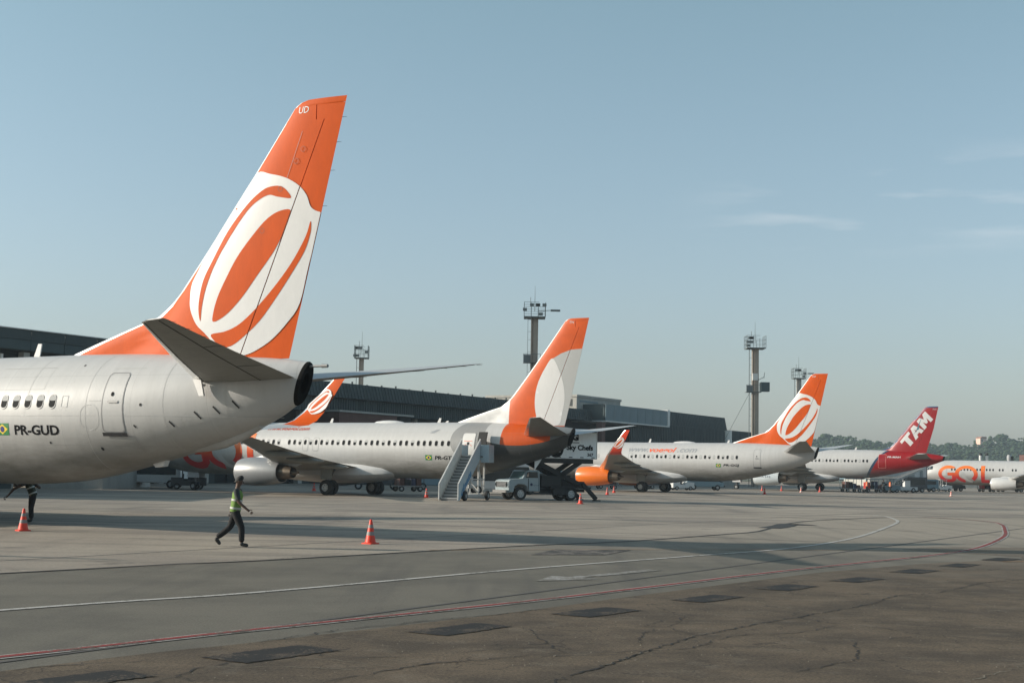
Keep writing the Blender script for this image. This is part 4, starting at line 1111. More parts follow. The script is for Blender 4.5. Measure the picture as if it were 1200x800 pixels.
# sawn joints between the apron slabs, following the stands
ca, sa_ = math.cos(.53), math.sin(.53)
jm = MB()
def rot(u, v): return (-ca * u + sa_ * v, sa_ * u + ca * v)     # u along aircraft noses, v along the row
for u in range(-60, 104, 12):
    a, b = rot(u, 20), rot(u, 330)
    if u > 8: jm.add([(x, y, .003) for x, y in strip([rot(u, -20), b], .09)], [(0, 1, 2, 3)])
for v in range(44, 330, 12):
    jm.add([(x, y, .0035) for x, y in strip([rot(104, v), rot(14, v)], .10)], [(0, 1, 2, 3)])
jo = jm.build('slab_joint', [mat('joint_dark', (.07, .064, .058), .9)], apron); jo['kind'] = 'stuff'

# ------------------------------------------------------------------ traffic cones
M_cone = mat('cone_orange_red', (.70, .035, .008), .5, var=.2, vscale=8); M_refl = mat('cone_white_band', (.22, .21, .20), .6)
M_cone_p = mat('cone_faded_white', (.62, .50, .44), .5)
def cone_mesh(kind):
    m = MB(); n = 20
    Rg = lambda z, r: [(r * math.cos(2 * PI * i / n), r * math.sin(2 * PI * i / n), z) for i in range(n)]
    rr = lambda z: .17 - (z - .04) / .70 * .135
    zs = [.04, .18, .24, .38, .46, .60, .72]
    body, band = MB(), MB()
    body.rings([Rg(.03, .20), Rg(.05, .185), Rg(.055, .165)] + [Rg(z, rr(z)) for z in zs] + [Rg(.735, .025), Rg(.735, .012)], cap1=True)
    base = MB().rings([[(x, y, z) for x, y in rrect(-.21 * k, .21 * k, -.21 * k, .21 * k, .05, 3)] for z, k in ((0, 1), (.03, 1), (.038, .96))], cap0=True, cap1=True, sm=False)
    for a, b in ((.26, .37), (.48, .58)): band.rings([Rg(a, rr(a) + .003), Rg(b, rr(b) + .003)])
    mm = M_cone if kind == 0 else M_cone_p
    return body.mesh('cone_body', [mm]), base.mesh('cone_base', [mm if kind == 0 else M_cone]), band.mesh('reflective_band', [M_refl if kind == 0 else M_cone])
CM = [cone_mesh(0), cone_mesh(1)]
CONES = [(-14.34, 42.3, 0, 'orange traffic cone with white bands at the left edge beside the bending worker'),
         (-3.74, 38.9, 0, 'orange traffic cone standing alone in the middle of the near apron'),
         (-16.47, 120.5, 0, 'orange cone in front of the main wheels of the second airliner'),
         (-5.86, 101.3, 0, 'orange cone just left of the foot of the airstairs'),
         (4.6, 91.8, 0, 'orange cone in front of the rear wheels of the catering truck'),
         (9.0, 130.8, 0, 'orange cone under the orange engine, nearer of the two there'),
         (10.59, 144.1, 0, 'orange cone under the orange engine, farther of the two there'),
         (27.72, 154.8, 0, 'orange cone left of the pale engine lettered BRASIL, nearest the camera there'),
         (33.65, 189.8, 0, 'small far orange cone at the left end of the pale lettered engine'),
         (36.74, 192.4, 0, 'small far orange cone under the nozzle of the pale lettered engine'),
         (36.58, 178.8, 1, 'faded whitish cone between the pale engine and the wheels of the red tailed airliner'),
         (40.87, 187.7, 0, 'small far orange cone next to the wheels of the red tailed airliner'),
         (52.86, 170.6, 1, 'faded whitish cone alone below the nose of the farthest airliner')]
for x, y, k, lab in CONES:
    t = thing('traffic_cone', lab, 'traffic cone', (x, y, 0.0), random.uniform(0, 1.5), 'traffic cones on the apron'); t.scale = (.88, .88, .9)
    for nm, me in zip(('cone_body', 'cone_base', 'reflective_band'), CM[k]):
        o = bpy.data.objects.new(nm, me); COL.objects.link(o); o.parent = t

# ------------------------------------------------------------------ terminal: x along the row of gates, y away from the apron
TROT = PI / 2 - .53
def tpos(t, o, z=0): return (math.sin(.53) * t - math.cos(.53) * o, math.cos(.53) * t + math.sin(.53) * o, z)
M_clad = mat('dark_teal_cladding', (.026, .042, .044), .7, var=.30, vscale=.5, stretch=(1, 1, .25))
M_clad2 = mat('blue_grey_cladding', (.034, .056, .060), .7, var=.25, vscale=.5, stretch=(1, 1, .25))
M_clad3 = mat('pale_blue_panel', (.12, .175, .20), .6, var=.18, vscale=.8, stretch=(1, 1, .3))
M_conc = mat('terminal_concrete', (.36, .35, .32), .8, var=.25, vscale=.6, stretch=(1, 1, .4), bump=.2, bscale=6)
M_recess = mat('recess_dark', (.010, .012, .013), .85, var=.3, vscale=.6)  # near-black wall colour carries the shade of the recess
M_brick = mat('red_brown_wall', (.10, .045, .035), .8, var=.3, vscale=1.0)
M_whtr = mat('white_trim', (.6, .6, .58), .6)
def panel_mesh(w, h, ribs, batter, m, lip=.0):
    """one cladding panel: flat sheet with standing ribs, leaning by batter"""
    mb = MB(); g = .03
    mb.add([(g, 0, 0), (w - g, 0, 0), (w - g, batter, h), (g, batter, h), (g, .12, 0), (w - g, .12, 0), (w - g, batter + .12, h), (g, batter + .12, h)],
           [(0, 1, 2, 3), (4, 5, 6, 7), (0, 3, 7, 4), (1, 5, 6, 2), (3, 2, 6, 7), (0, 4, 5, 1)])
    for i in range(ribs):
        x = w * (i + .5) / ribs
        mb.add([(x - .07, -.09, 0.02), (x + .07, -.09, 0.02), (x + .07, batter - .09, h - .02), (x - .07, batter - .09, h - .02), (x - .1, .0, 0.02), (x + .1, .0, 0.02), (x + .1, batter, h - .02), (x - .1, batter, h - .02)],
               [(0, 1, 2, 3), (0, 3, 7, 4), (1, 5, 6, 2), (3, 2, 6, 7), (0, 4, 5, 1)])
    return mb.mesh('wall_panel', [m])
def panel_row(parent, x0, n, w, y, z, h, ribs, batter, m):
    me = panel_mesh(w, h, ribs, batter, m)
    for i in range(n):
        o = bpy.data.objects.new('wall_panel', me); COL.objects.link(o); o.parent = parent
        o.location = (x0 + i * w, y + random.uniform(-.015, .015), z)
def wallbox(parent, name, x0, x1, y0, y1, z0, z1, m): return MB().box(x0, x1, y0, y1, z0, z1).build(name, [m], parent)
def columns(parent, xs, y, h, r=.35):
    me = MB().box(-r, r, -r, r, 0, h).mesh('column', [M_conc])
    for x in xs:
        o = bpy.data.objects.new('column', me); COL.objects.link(o); o.parent = parent; o.location = (x, y, 0)

# left wing of the terminal
ta = thing('terminal_building', 'tall dark clad terminal wing behind the nearest airliner at the left edge', 'building', tpos(82, 104), TROT, 'terminal buildings behind the stands')
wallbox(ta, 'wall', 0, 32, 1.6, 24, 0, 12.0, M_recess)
wallbox(ta, 'roof', 0.2, 31.8, .5, 23.8, 12.1, 13.8, M_clad)
panel_row(ta, 0, 8, 4, 0, 13.08, .92, 0, .04, M_clad); panel_row(ta, 0, 8, 4, .06, 12.15, .90, 0, 0, M_clad2)
wallbox(ta, 'parapet_cap', -.1, 32.1, -.12, .5, 14.01, 14.09, M_whtr)
for k in range(8): wallbox(ta, 'floodlight', 1.5 + k * 4 - .15, 1.5 + k * 4 + .15, .9, 1.3, 11.3, 11.7, M_whtr)
columns(ta, [2 + 6 * k for k in range(6)], .9, 12.0)
# long middle wing
tb = thing('terminal_building', 'long low terminal wing with ribbed sloping fascia behind the second airliner', 'building', tpos(114.2, 104), TROT, 'terminal buildings behind the stands')
LB = 80.4
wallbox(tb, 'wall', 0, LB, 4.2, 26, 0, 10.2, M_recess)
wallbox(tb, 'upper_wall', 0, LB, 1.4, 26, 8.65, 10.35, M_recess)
wallbox(tb, 'roof', 0.2, LB - .2, .75, 26, 10.4, 12.0, M_clad)
panel_row(tb, 0, 20, 4.02, 0, 10.35, 1.85, 6, .55, M_clad)
panel_row(tb, 0, 20, 4.02, 1.1, 8.60, 1.7, 8, 0, M_clad2)
columns(tb, [3 + 8.04 * k for k in range(10)], 3.2, 8.6)
wallbox(tb, 'brick_block', 21, 33.0, -1.2, 4, 5.5, 8.55, M_brick)
wallbox(tb, 'roof_slab', 20.8, 36.5, -1.4, 4.1, 8.58, 8.8, M_conc)
wallbox(tb, 'brick_block', 34, 36.4, -1.0, 4, 5.5, 8.55, M_recess)
wallbox(tb, 'canopy', 0, LB, .4, 4, 5.0, 5.35, M_conc)
for k in range(14):
    wallbox(tb, 'dock_door', 2 + 5.6 * k, 5.6 + 5.6 * k, 4.05, 4.2, 0, 3.6, (M_clad, M_recess, M_clad2)[k % 3])
for k in range(26):
    wallbox(tb, 'roof_vent', 1 + 3.1 * k, 1.18 + 3.1 * k, .6, .75, 12.02, 12.28 + .1 * (k % 3), M_clad)
# right wing with the pale blue box and the roof storey
tcb = thing('terminal_building', 'dark terminal wing with pale blue panelled box, ending by the tall mast', 'building', tpos(194.8, 104), TROT, 'terminal buildings behind the stands')
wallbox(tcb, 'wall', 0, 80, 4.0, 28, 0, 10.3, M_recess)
panel_row(tcb, 0, 3, 3.0, .2, 10.2, 1.75, 4, .35, M_clad)
wallbox(tcb, 'roof', 0.1, 33, .9, 28, 10.35, 11.9, M_clad)
pb = wallbox(tcb, 'panel_box', 9.2, 33.3, -1.9, 6, 10.3, 12.9, M_clad2)
panel_row(tcb, 9.2, 8, 3.0, -2.15, 10.3, 2.6, 0, 0, M_clad3)
wallbox(tcb, 'corner_column', 33.3, 34.3, -2.2, -.5, 10.3, 13.05, M_whtr)
wallbox(tcb, 'box_base', 9.1, 34.2, -2.2, 5, 10.08, 10.28, M_whtr)
# sloping end fascia
m = MB().prism([(34.4, 10.6), (68.8, 10.6), (67.2, 13.06), (34.4, 13.2)], .9, 27, 0); m.build('roof', [M_clad], tcb)
panel_row(tcb, 34.4, 11, 3.0, .3, 10.65, 2.45, 4, .5, M_clad)
panel_row(tcb, 20.8, 14, 4.2, -.9, 7.2, 3.35, 6, 0, M_clad)
wallbox(tcb, 'lower_roof', 20.8, 79.6, -.7, 10, 10.4, 10.62, M_clad)
wallbox(tcb, 'brown_pillar', 5.2, 6.4, -3.5, -2.5, 0, 9.9, M_brick)
wallbox(tcb, 'pale_band', 46, 80, -1.2, 3.5, 5.4, 7.15, M_clad3)
wallbox(tcb, 'canopy', 0, 46, -1.5, 4, 5.6, 6.1, M_clad)
columns(tcb, [2 + 7 * k for k in range(12)], 2.6, 7.2)
# roof storey with window band
ub = thing('rooftop_storey', 'pale concrete rooftop storey with dark windows behind the plain oval fin', 'building', tpos(201.8, 106, 11.9), TROT)
wallbox(ub, 'wall', 0, 16.0, 0, 17, 0, 2.1, M_conc)
wallbox(ub, 'parapet', -.15, 16.15, -.15, 17.1, 2.1, 2.45, M_conc)
for k in range(5): wallbox(ub, 'window', -.06, -.02, .8 + 3.1 * k, 3.5 + 3.1 * k, .6, 1.75, M_glass)
wallbox(ub, 'window', 9, 14.5, -.06, -.02, .7, 1.4, M_glass)
wallbox(ub, 'window', 1, 7.5, -.06, -.02, 1.3, 1.6, M_clad3)
MB().tube((18.5, 3, 0), (18.5, 3, 1.0), .5, n=12).tube((18.5, 3, 1.0), (20.0, 3, 1.35), .42, .55, n=12).build('vent_duct', [M_silver], ub)
# cylinder tank seen above the third airliner
tk = thing('rooftop_tank', 'small white cylindrical tank standing above the third airliner near its fin', 'tank', tpos(247, 98, 0))
MB().tube((0, 0, 5.4), (0, 0, 9.9), .62, n=24).tube((0, 0, 9.9), (0, 0, 10.1), .66, n=24).build('tank_shell', [mat('tank_white', (.62, .62, .6), .4, metal=.2)], tk)
MB().box(-1.2, 1.2, -1.2, 1.2, 0, 5.4).build('tank_plinth', [M_conc], tk)

# unseen block and tower added left of the second stand to cast shade
pr = thing('shade_block', 'low grey block added out of view at the far left to shade the apron', 'building', (-43.5, 92.5, 0), 0)
wallbox(pr, 'wall', -6.5, 6.5, -14, 14, 0, 6.2, M_conc); wallbox(pr, 'roof', -6.8, 6.8, -14.3, 14.3, 6.2, 6.7, M_clad)
for k in range(7): wallbox(pr, 'window', 6.5, 6.56, -13 + 3.9 * k, -10 + 3.9 * k, 3.4, 5.2, M_glass)
for k in range(7): wallbox(pr, 'dock_door', 6.5, 6.56, -13 + 3.9 * k, -10 + 3.9 * k, 0, 2.8, M_clad2)
br = thing('boarding_bridge', 'hidden tower added to shade the nose of the second airliner, behind the near fuselage', 'boarding bridge', (-33.6, 117, 0), 0)  # added shade caster, hidden behind the near fuselage
wallbox(br, 'shade_tower', -2.5, 2.5, -7.9, 6.6, 0, 9.3, M_conc); wallbox(br, 'roof', -2.7, 2.7, -7.95, 6.8, 9.3, 9.9, M_clad)
MB().bar((-2, 5, 5.2), (-16, 32, 5.6), 3.0, 2.8).build('tunnel', [M_clad2], br)

# right hand boarding bridge at the nose of the farthest airliner
bb = thing('boarding_bridge', 'pale grey boarding bridge between the red tail cone and the nose of the farthest airliner', 'boarding bridge', (62.0, 219.5, 0), PI / 2 - .53)
M_brg = mat('bridge_grey', (.42, .45, .45), .5, var=.15, vscale=.8, stretch=(4, 1, .3))
MB().box(-4.2, -.9, -1.5, 1.5, 2.2, 5.0).build('tunnel', [M_brg], bb)
MB().box(-.85, 1.3, -1.9, 1.9, 1.9, 5.1).build('cab', [M_brg], bb)
MB().box(1.32, 1.8, -1.9, 1.9, 2.0, 5.0).build('canopy', [M_dark], bb)
MB().bar((-4.2, .0, 3.6), (-22, 22, 4.2), 3.0, 2.8).build('tunnel', [M_brg], bb)
MB().box(-2.6, -2.1, -.3, .3, 0, 2.2).box(-3.2, -1.4, -1.3, 1.3, .25, .6).build('support_leg', [M_gear], bb)
for y in (-1.0, 1.0): o = bpy.data.objects.new('wheel', ME_MAIN); COL.objects.link(o); o.parent = bb; o.location = (-2.3, y, .56)

# far low hall and its roof vents at the right
fh = thing('far_hall', 'long low hall with pale roof edge behind the farthest airliner', 'building', (150, 330, 0), -.03)
wallbox(fh, 'wall', -66, 90, 0, 30, 0, 5.3, M_conc); wallbox(fh, 'roof', -66.5, 90.5, -.5, 30.5, 5.3, 6.0, M_clad3)
for k in range(12): wallbox(fh, 'skylight', -60 + 8.3 * k, -56.5 + 8.3 * k, -.2, 4, 6.0, 6.28, M_whtr)
wallbox(fh, 'roof_house', -27.0, -20.5, 6, 14, 6.0, 8.1, M_brick); wallbox(fh, 'roof_house', -16.0, 30, 6, 14, 6.0, 9.0, M_conc)
for (x, lab) in ((108.8, 'left of two white roof chimneys with black tops above the far hall'), (110.3, 'right of two white roof chimneys with black tops above the far hall')):
    c = thing('roof_chimney', lab, 'chimney', (x, 329.0, 6.0), 0, 'roof chimneys on the far hall')
    MB().tube((0, 0, 0), (0, 0, 1.55), .34, n=14).build('chimney_pipe', [M_wp], c)
    MB().tube((0, 0, 1.55), (0, 0, 2.1), .36, n=14).build('chimney_cap', [M_blk], c)
c = thing('roof_turbine_vent', 'squat silver and black roof vent near the right edge above the far hall', 'roof vent', (115.5, 329.0, 6.0))
MB().tube((0, 0, 0), (0, 0, 1.2), .60, n=16).tube((0, 0, 1.2), (0, 0, 1.8), .68, .45, n=16).build('vent_drum', [M_silver], c)
MB().box(.15, .7, -.75, -.3, .5, 1.5).build('vent_louver', [M_blk], c)

# ------------------------------------------------------------------ floodlight masts
M_mast = mat('mast_concrete', (.30, .255, .21), .8, var=.2, vscale=1.0, stretch=(1, 1, .3)); M_mast2 = mat('mast_grey_steel', (.13, .15, .15), .6, var=.2, vscale=2)
def mast(x, y, H_, w, label, col, mid=None, side=1, seed=1):
    rnd = random.Random(seed)
    t = thing('floodlight_mast', label, 'floodlight mast', (x, y, 0), .0, 'floodlight masts behind the terminal')
    # H-shaped concrete post
    MB().box(-w / 2, w / 2, -w * .3, w * .3, 0, H_ - 2.2).box(-w * .14, w / 2 + .02, -w * .55, -w * .3, 0, H_ - 2.2).box(-w / 2, -w * .34, -w * .45, -w * .3, 0, H_ - 2.2).build('mast_post', [col], t)
    pf = MB()
    pw = w * 1.5; zb, zt = H_ - 2.3, H_ - .15
    pf.box(-pw, pw, -pw, pw, zb - .1, zb + .06)
    pf.build('platform', [M_mast2], t)
    rl = MB()
    for a in (-pw, -pw * .33, pw * .33, pw):
        for b in (-pw, pw):
            rl.bar((a, b, zb), (a, b, zt - (.5 if a > 0 else 0)), .055); rl.bar((b, a, zb), (b, a, zt), .055)
    for z in (zb + .75, zb + 1.45, zt):
        for b in (-pw, pw): rl.bar((-pw, b, z), (pw if z < zt else pw * .4, b, z), .05); rl.bar((b, -pw, z), (b, pw, z), .05)
    rl.build('railing', [M_mast2], t)
    for k in range(6):
        fx, fz = rnd.uniform(-pw, pw), zb + rnd.choice((.35, 1.0, 1.7))
        MB().box(fx - .30, fx + .30, -pw - .38, -pw - .06, fz - .2, fz + .22).build('floodlight', [M_mast2], t)
    if side: MB().bar((pw * .3, 0, zb + 1.0), (pw * 1.9 * side, -.2, zb + 1.15), .09).box(pw * 1.5 if side > 0 else -pw * 2.4, pw * 2.4 if side > 0 else -pw * 1.5, -.5, .3, zb + 1.0, zb + 1.22).build('lamp_arm', [M_mast2], t)
    MB().tube((0, 0, zt - 1.2), (0, 0, zt + 2.6), .05, .02, 6).tube((-pw * .4, 0, zt), (-pw * .4, 0, zt + .9), .04, n=6).build('lightning_rod', [M_mast2], t)
    ld = MB()
    for a in (-.25, .25): ld.bar((-w / 2 - .45, a, 0), (-w / 2 - .45, a, H_ - 2.2), .05)
    z = 1.0
    while z < H_ - 2.4: ld.bar((-w / 2 - .45, -.25, z), (-w / 2 - .45, .25, z), .04); ld.bar((-w / 2 - .45, 0, z), (-w / 2, 0, z), .04) if int(z * 2) % 3 == 0 else None; z += .6
    ld.build('ladder', [M_mast2], t)
    if mid:
        mm = MB().box(-w * 1.5, w * .9, -w, w * .8, mid - .08, mid)
        for a in (-w * 1.5, -w * .9, -w * .3, w * .3, w * .9): mm.bar((a, -w, mid), (a, -w, mid + 1.2), .06)
        mm.bar((-w * 1.5, -w, mid + 1.2), (w * .9, -w, mid + 1.2), .06)
        mm.box(-w * 1.45, -w * .5, -w * .95, -w * .9, mid, mid + 1.1)
        mm.build('mid_platform', [M_mast2], t)
    return t
mast(-26.6, 251.0, 23.6, .8, 'leftmost and smallest looking floodlight mast, above the near tailplane', M_mast, None, 0, 3)
mast(3.3, 210.0, 27.0, 1.05, 'floodlight mast with caged platform rising just left of the plain oval fin', M_mast, 18.0, 1, 5)
t3 = mast(43.0, 250.0, 26.6, 1.1, 'tallest looking tan floodlight mast with a box halfway up, left of the third fin', M_mast, 16.6, 0, 8)
MB().box(.9, 2.4, -1.2, .6, 16.7, 18.3).build('equipment_box', [M_clad2], t3)
MB().box(-.6, .3, -1.3, -.9, 18.6, 19.8).build('junction_box', [M_whtr], t3)
MB().bar((.3, -1, 18.6), (1.4, -1.1, 19.2), .1).bar((1.4, -1.1, 19.0), (1.5, -1.1, 20.0), .08).build('antenna', [M_mast2], t3)
MB().tube((-.9, 0, 16.5), (-5.6, 0, 7.5), .035, n=5).build('guy_wire', [M_mast2], t3)
mast(62.5, 308.0, 25.4, .9, 'far floodlight mast just behind the tip of the third fin', mat('mast_far_grey', (.28, .27, .25), .8, var=.2, vscale=1), None, 1, 11)

# ------------------------------------------------------------------ airstairs at the rear door of the second airliner
M_stair_w = mat('stair_white_panel', (.50, .50, .48), .5, var=.2, vscale=2); M_stair_b = mat('stair_pale_blue_panel', (.40, .49, .53), .5, var=.15, vscale=2)
M_tread = mat('stair_tread_grey', (.16, .16, .155), .7, var=.2, vscale=5); M_dna = mat('letter_blue', (.02, .18, .36), .5)
ang = math.atan2(-.954, -.30)                      # runs down towards the camera
base = Vector((-2.20, 98.2, 0)) + Vector((-.30, -.954, 0)) * .35
st = thing('airstairs', 'white mobile passenger stairs with blue lettering leading up to the open rear door', 'airstairs', tuple(base + Vector((-.3, -.954, 0)) * 5.3), ang)
# local x points downhill; foot at x=0, platform beyond x=-4.3
RUN, RISE, PL_ = 4.1, 3.0, 1.25
nst = 15
sm = MB()
for i in range(nst):
    x1 = -RUN * i / nst; z = RISE * (i + 1) / nst
    sm.box(x1 - RUN / nst - .02, x1, -.56, .56, z - .05, z)
    sm.box(x1 - .03, x1, -.56, .56, z - RISE / nst, z - .052)
sm.build('steps', [M_tread], st)
sm = MB()
for i in range(nst): sm.box(-RUN * i / nst - .005, -RUN * i / nst + .02, -.55, .55, RISE * (i + 1) / nst - .045, RISE * (i + 1) / nst + .008)
no_ = sm.build('step_nosing', [M_rim], st); no_['kind'] = 'stuff'
MB().box(-RUN - PL_ - .1, -RUN - .03, -.85, .85, RISE - .12, RISE - .01).build('platform', [M_tread], st)
for sg, mm, nm in ((-1, M_stair_w, 'side_panel'), (1, M_stair_b, 'side_panel')):
    y = sg * .66
    # local +y is on the camera's right hand side when looking up the stairs
    pl = MB().prism([(0.12, .05), (.12, 1.05), (-RUN - .05, RISE + 1.05), (-RUN - .05, RISE - .1), (-RUN + .3, RISE - .45), (-.1, -.02 + .05)], y - .035, y + .035)
    p_ = pl.build(nm, [mm], st)
    MB().bar((.14, y, 1.09), (-RUN - .05, y, RISE + 1.10), .09, .07).bar((.14, y, .1), (.14, y, 1.09), .07).build('handrail', [M_stair_w], p_)
    pm_ = MB().bar((0, 0, .02), (0, 0, 1.03), .035, .10).mesh('panel_post', [M_gear if sg < 0 else M_stair_b])
    for k in (range(1, 7) if sg < 0 else ()):
        o = bpy.data.objects.new('panel_post', pm_); COL.objects.link(o); o.parent = p_; o.location = (-RUN * k / 7, y, RISE * k / 7)
    b_ = MB().prism([(-RUN, RISE + .72), (-RUN - PL_, RISE + .72), (-RUN - PL_, RISE - .3), (-RUN, RISE - .3)], sg * .64 - .03, sg * .64 + .03)
    b_.build('platform_guard', [M_stair_b], st)
# lettering on the outer face of the right hand panel
bm = text_bm('dnata', 2.4, .62, .15, .03)
dna = put_art('stair_lettering', bm, lambda u, v: (-.40 - u * .80, .66 + .045, .22 + u * .80 * RISE / RUN + v), M_dna, st, 0)
bm = text_bm('dnata', 2.4, .62, .15, .03)
put_art('stair_lettering', bm, lambda u, v: (-.45 - u * .80, .66 - .042, .28 + u * .80 * RISE / RUN + v), M_dna, st, 0)
MB().box(-RUN - PL_ + .05, -RUN - .1, .70, 1.28, RISE - .45, RISE + .74).build('operator_cabinet', [M_stair_b], st)
fr = MB()
for y in (-.6, .6):
    fr.bar((-RUN - PL_ + .1, y, .3), (-RUN - PL_ + .1, y, RISE - .1), .11); fr.bar((-RUN + .05, y, .3), (-RUN + .05, y, RISE - .1), .11)
    fr.bar((-.9, y, .35), (-RUN - PL_, y, .35), .14); fr.bar((-RUN - PL_ + .1, y, .4), (-RUN + .4, y, RISE - .3), .08); fr.bar((-RUN, y, .5), (-2.0, y, 1.15), .08)
    fr.bar((-RUN - PL_, y, 1.4), (-1.9, y, 1.4), .07); fr.bar((-2.4, y, .4), (-2.4, y, 1.6), .07)
for x in (-1.2, -2.6, -RUN, -RUN - PL_ + .1): fr.bar((x, -.7, .4), (x, .7, .4), .1)
fr.bar((-RUN, -.6, 1.9), (-RUN, .6, .6), .07); fr.bar((-RUN, -.6, 1.4), (-RUN, .6, 1.4), .07)
fr.build('undercarriage', [M_stair_w], st)
ME_SW = wheel_mesh(.33, .2, 'wheel')
for x, y in ((-.95, .75), (-.95, -.75), (-RUN - .9, .95), (-RUN - .9, -.8)):
    o = bpy.data.objects.new('wheel', ME_SW); COL.objects.link(o); o.parent = st; o.location = (x, y, .33)

# ------------------------------------------------------------------ high-lift catering truck
M_cab = mat('cab_pale_blue_white', (.30, .36, .38), .4, var=.12, vscale=2.5, coat=.3); M_boxw = mat('box_white_panel', (.84, .86, .86), .5, var=.10, vscale=1.2, stretch=(1, 1, .4))
ct = thing('catering_truck', 'catering truck with long bonnet and raised white box on scissor legs', 'truck', (3.92, 101.4, 0), R(180 + 29))
cb = MB()
# bonnet, cab with sloping windscreen, front axle at x = 4.1
prof = [(5.05, .55), (5.05, 1.32), (4.95, 1.42), (4.2, 1.48), (3.98, 1.50), (3.68, 2.02), (3.58, 2.08), (2.66, 2.08), (2.6, 2.0), (2.57, .62), (3.55, .62), (3.62, .95), (3.85, 1.10), (4.35, 1.10), (4.6, .95), (4.68, .55)]
cab = MB().prism(prof, -1.0, 1.0).build('cab', [M_cab], ct)
bv = cab.modifiers.new('bevel', 'BEVEL'); bv.width = .05; bv.segments = 2; bv.limit_method = 'ANGLE'
MB().add([(3.97, -.85, 1.54), (3.97, .85, 1.54), (3.705, .80, 2.0), (3.705, -.80, 2.0)], [(0, 1, 2, 3)]).build('windscreen', [mat('windscreen_blue', (.12, .2, .22), .1, spec=.8)], cab)
for sg in (-1, 1):
    MB().prism([(3.75, 1.56), (3.52, 1.98), (2.8, 1.98), (2.76, 1.56)], sg * 1.005 - .008, sg * 1.005 + .008).build('side_window', [M_glass], cab)
    MB().prism([(3.545, .66), (3.545, 1.52), (3.49, 1.52), (3.49, .66)], sg * 1.004 - .006, sg * 1.004 + .006).prism([(2.70, .66), (2.70, 2.0), (2.67, 2.0), (2.67, .66)], sg * 1.004 - .006, sg * 1.004 + .006).build('door_gap', [M_dark], cab)
    MB().box(3.62, 3.68, sg * 1.05, sg * 1.3, 1.65, 1.95).build('door_mirror', [M_blk], cab)
MB().box(5.05, 5.09, -.92, .92, .86, 1.30).build('grille_frame', [M_cab], cab)
gr = MB().box(5.085, 5.10, -.84, .84, .90, 1.26)
gr.build('grille', [M_dark], cab)
g2 = MB()
for i in range(12): y = -.62 + 1.24 * i / 11; g2.box(5.10, 5.115, y - .012, y + .012, .90, 1.26)
for z in (.98, 1.08, 1.18): g2.box(5.10, 5.118, -.64, .64, z - .012, z + .012)
g2.build('grille_bar', [M_silver], cab)
for y in (-.76, .76): MB().tube((5.10, y, 1.08), (5.14, y, 1.08), .10, n=14).build('headlight', [M_glass], cab)
MB().box(5.06, 5.24, -1.02, 1.02, .52, .70).build('bumper', [M_gear], cab)
put_art('door_lettering', move_bm(text_bm('Sky Chefs', .45, .08), 0, 0), lambda u, v: (3.12 - u, 1.018, 1.0 + v), M_black, cab, 0)
MB().tube((3.28, 1.012, 1.1), (3.28, 1.02, 1.1), .10, n=16).build('door_badge', [M_navy], cab)
ch = MB().box(-1.4, 4.9, -.45, -.30, .60, .82).box(-1.4, 4.9, .30, .45, .60, .82).box(-1.6, 1.7, -1.05, 1.05, .86, .98)
ch.box(.85, 2.45, -.95, .98, .99, 1.75).box(-1.3, .5, -.6, .6, .99, 1.35).box(.4, 1.5, .55, 1.0, .40, .84).box(.4, 1.5, -1.0, -.55, .40, .84).box(1.62, 3.5, .72, 1.02, .42, .58, 0)
ch.build('chassis', [M_blk], ct)
ME_TW = wheel_mesh(.47, .26, 'wheel', None, .58)
for x, y in ((4.1, .86), (4.1, -.86), (0, .84), (0, .56), (0, -.84), (0, -.56)):
    o = bpy.data.objects.new('wheel', ME_TW); COL.objects.link(o); o.parent = ct; o.location = (x, y, .47)
sc_ = MB()
for y in (-.7, .7):
    sc_.bar((-1.1, y, 1.0), (2.9, y, 2.75), .16, .32); sc_.bar((2.0, y, 1.0), (-.9, y, 2.75), .16, .32)
sc_.bar((0.05, -.8, 1.72), (0.05, .8, 1.72), .12)
sc_.tube((1.2, 0, 1.1), (-.6, 0, 2.2), .10, n=10)
sc_.build('scissor_lift', [M_blk], ct)
for y in (-1.15, 1.15):
    MB().bar((-.75, y, 1.25), (-1.95, y, .12), .16, .28).box(-2.2, -1.75, y - .2, y + .2, 0, .08).build('outrigger', [M_blk], ct)
bx = MB().box(-1.95, 3.15, -1.2, 1.2, 2.95, 5.05)
box = bx.build('cargo_box', [M_boxw], ct)
bv = box.modifiers.new('bevel', 'BEVEL'); bv.width = .03; bv.segments = 2
MB().box(-1.7, 3.0, -1.1, 1.1, 2.62, 2.93).build('box_subframe', [M_blk], ct)
MB().prism([(3.05, 2.93), (3.15, 2.93), (3.15, 2.1), (2.55, 2.93)], 1.15, 1.2).build('box_bracket', [M_boxw], box)
rb = MB()
for k in range(6): x = -1.75 + k * .93; rb.box(x, x + .28, 1.2, 1.206, 3.02, 3.08)
rb.box(-1.9, -1.5, 1.2, 1.208, 4.82, 4.94)
rb.build('box_marking', [M_black], box)
for x in (-1.95, 3.11): MB().box(x, x + .06, -1.22, 1.22, 2.94, 5.06).build('box_edge', [M_whtr], box)
sl = lambda u, v, x0, z0: (x0 + 1.05 - u, 1.207, z0 + v)
put_art('box_lettering', text_bm('Sky Chefs', 2.2, .50, 0, .045), lambda u, v: sl(u, v, -.45, 3.44), M_black, box, 0)
put_art('box_lettering', text_bm('LSG', 1.2, .48, 0, .07), lambda u, v: sl(u, v, -.25, 4.22), M_black, box, 0)
put_art('box_lettering', text_bm('367', .50, .24, 0, .04), lambda u, v: sl(u, v, -2.18, 3.13), M_black, box, 0)
put_art('box_underline', flat_bm([[(0, 0), (1.25, 0), (1.25, .05), (0, .05)]]), lambda u, v: sl(u, v, -.25, 4.06), M_black, box, 0)
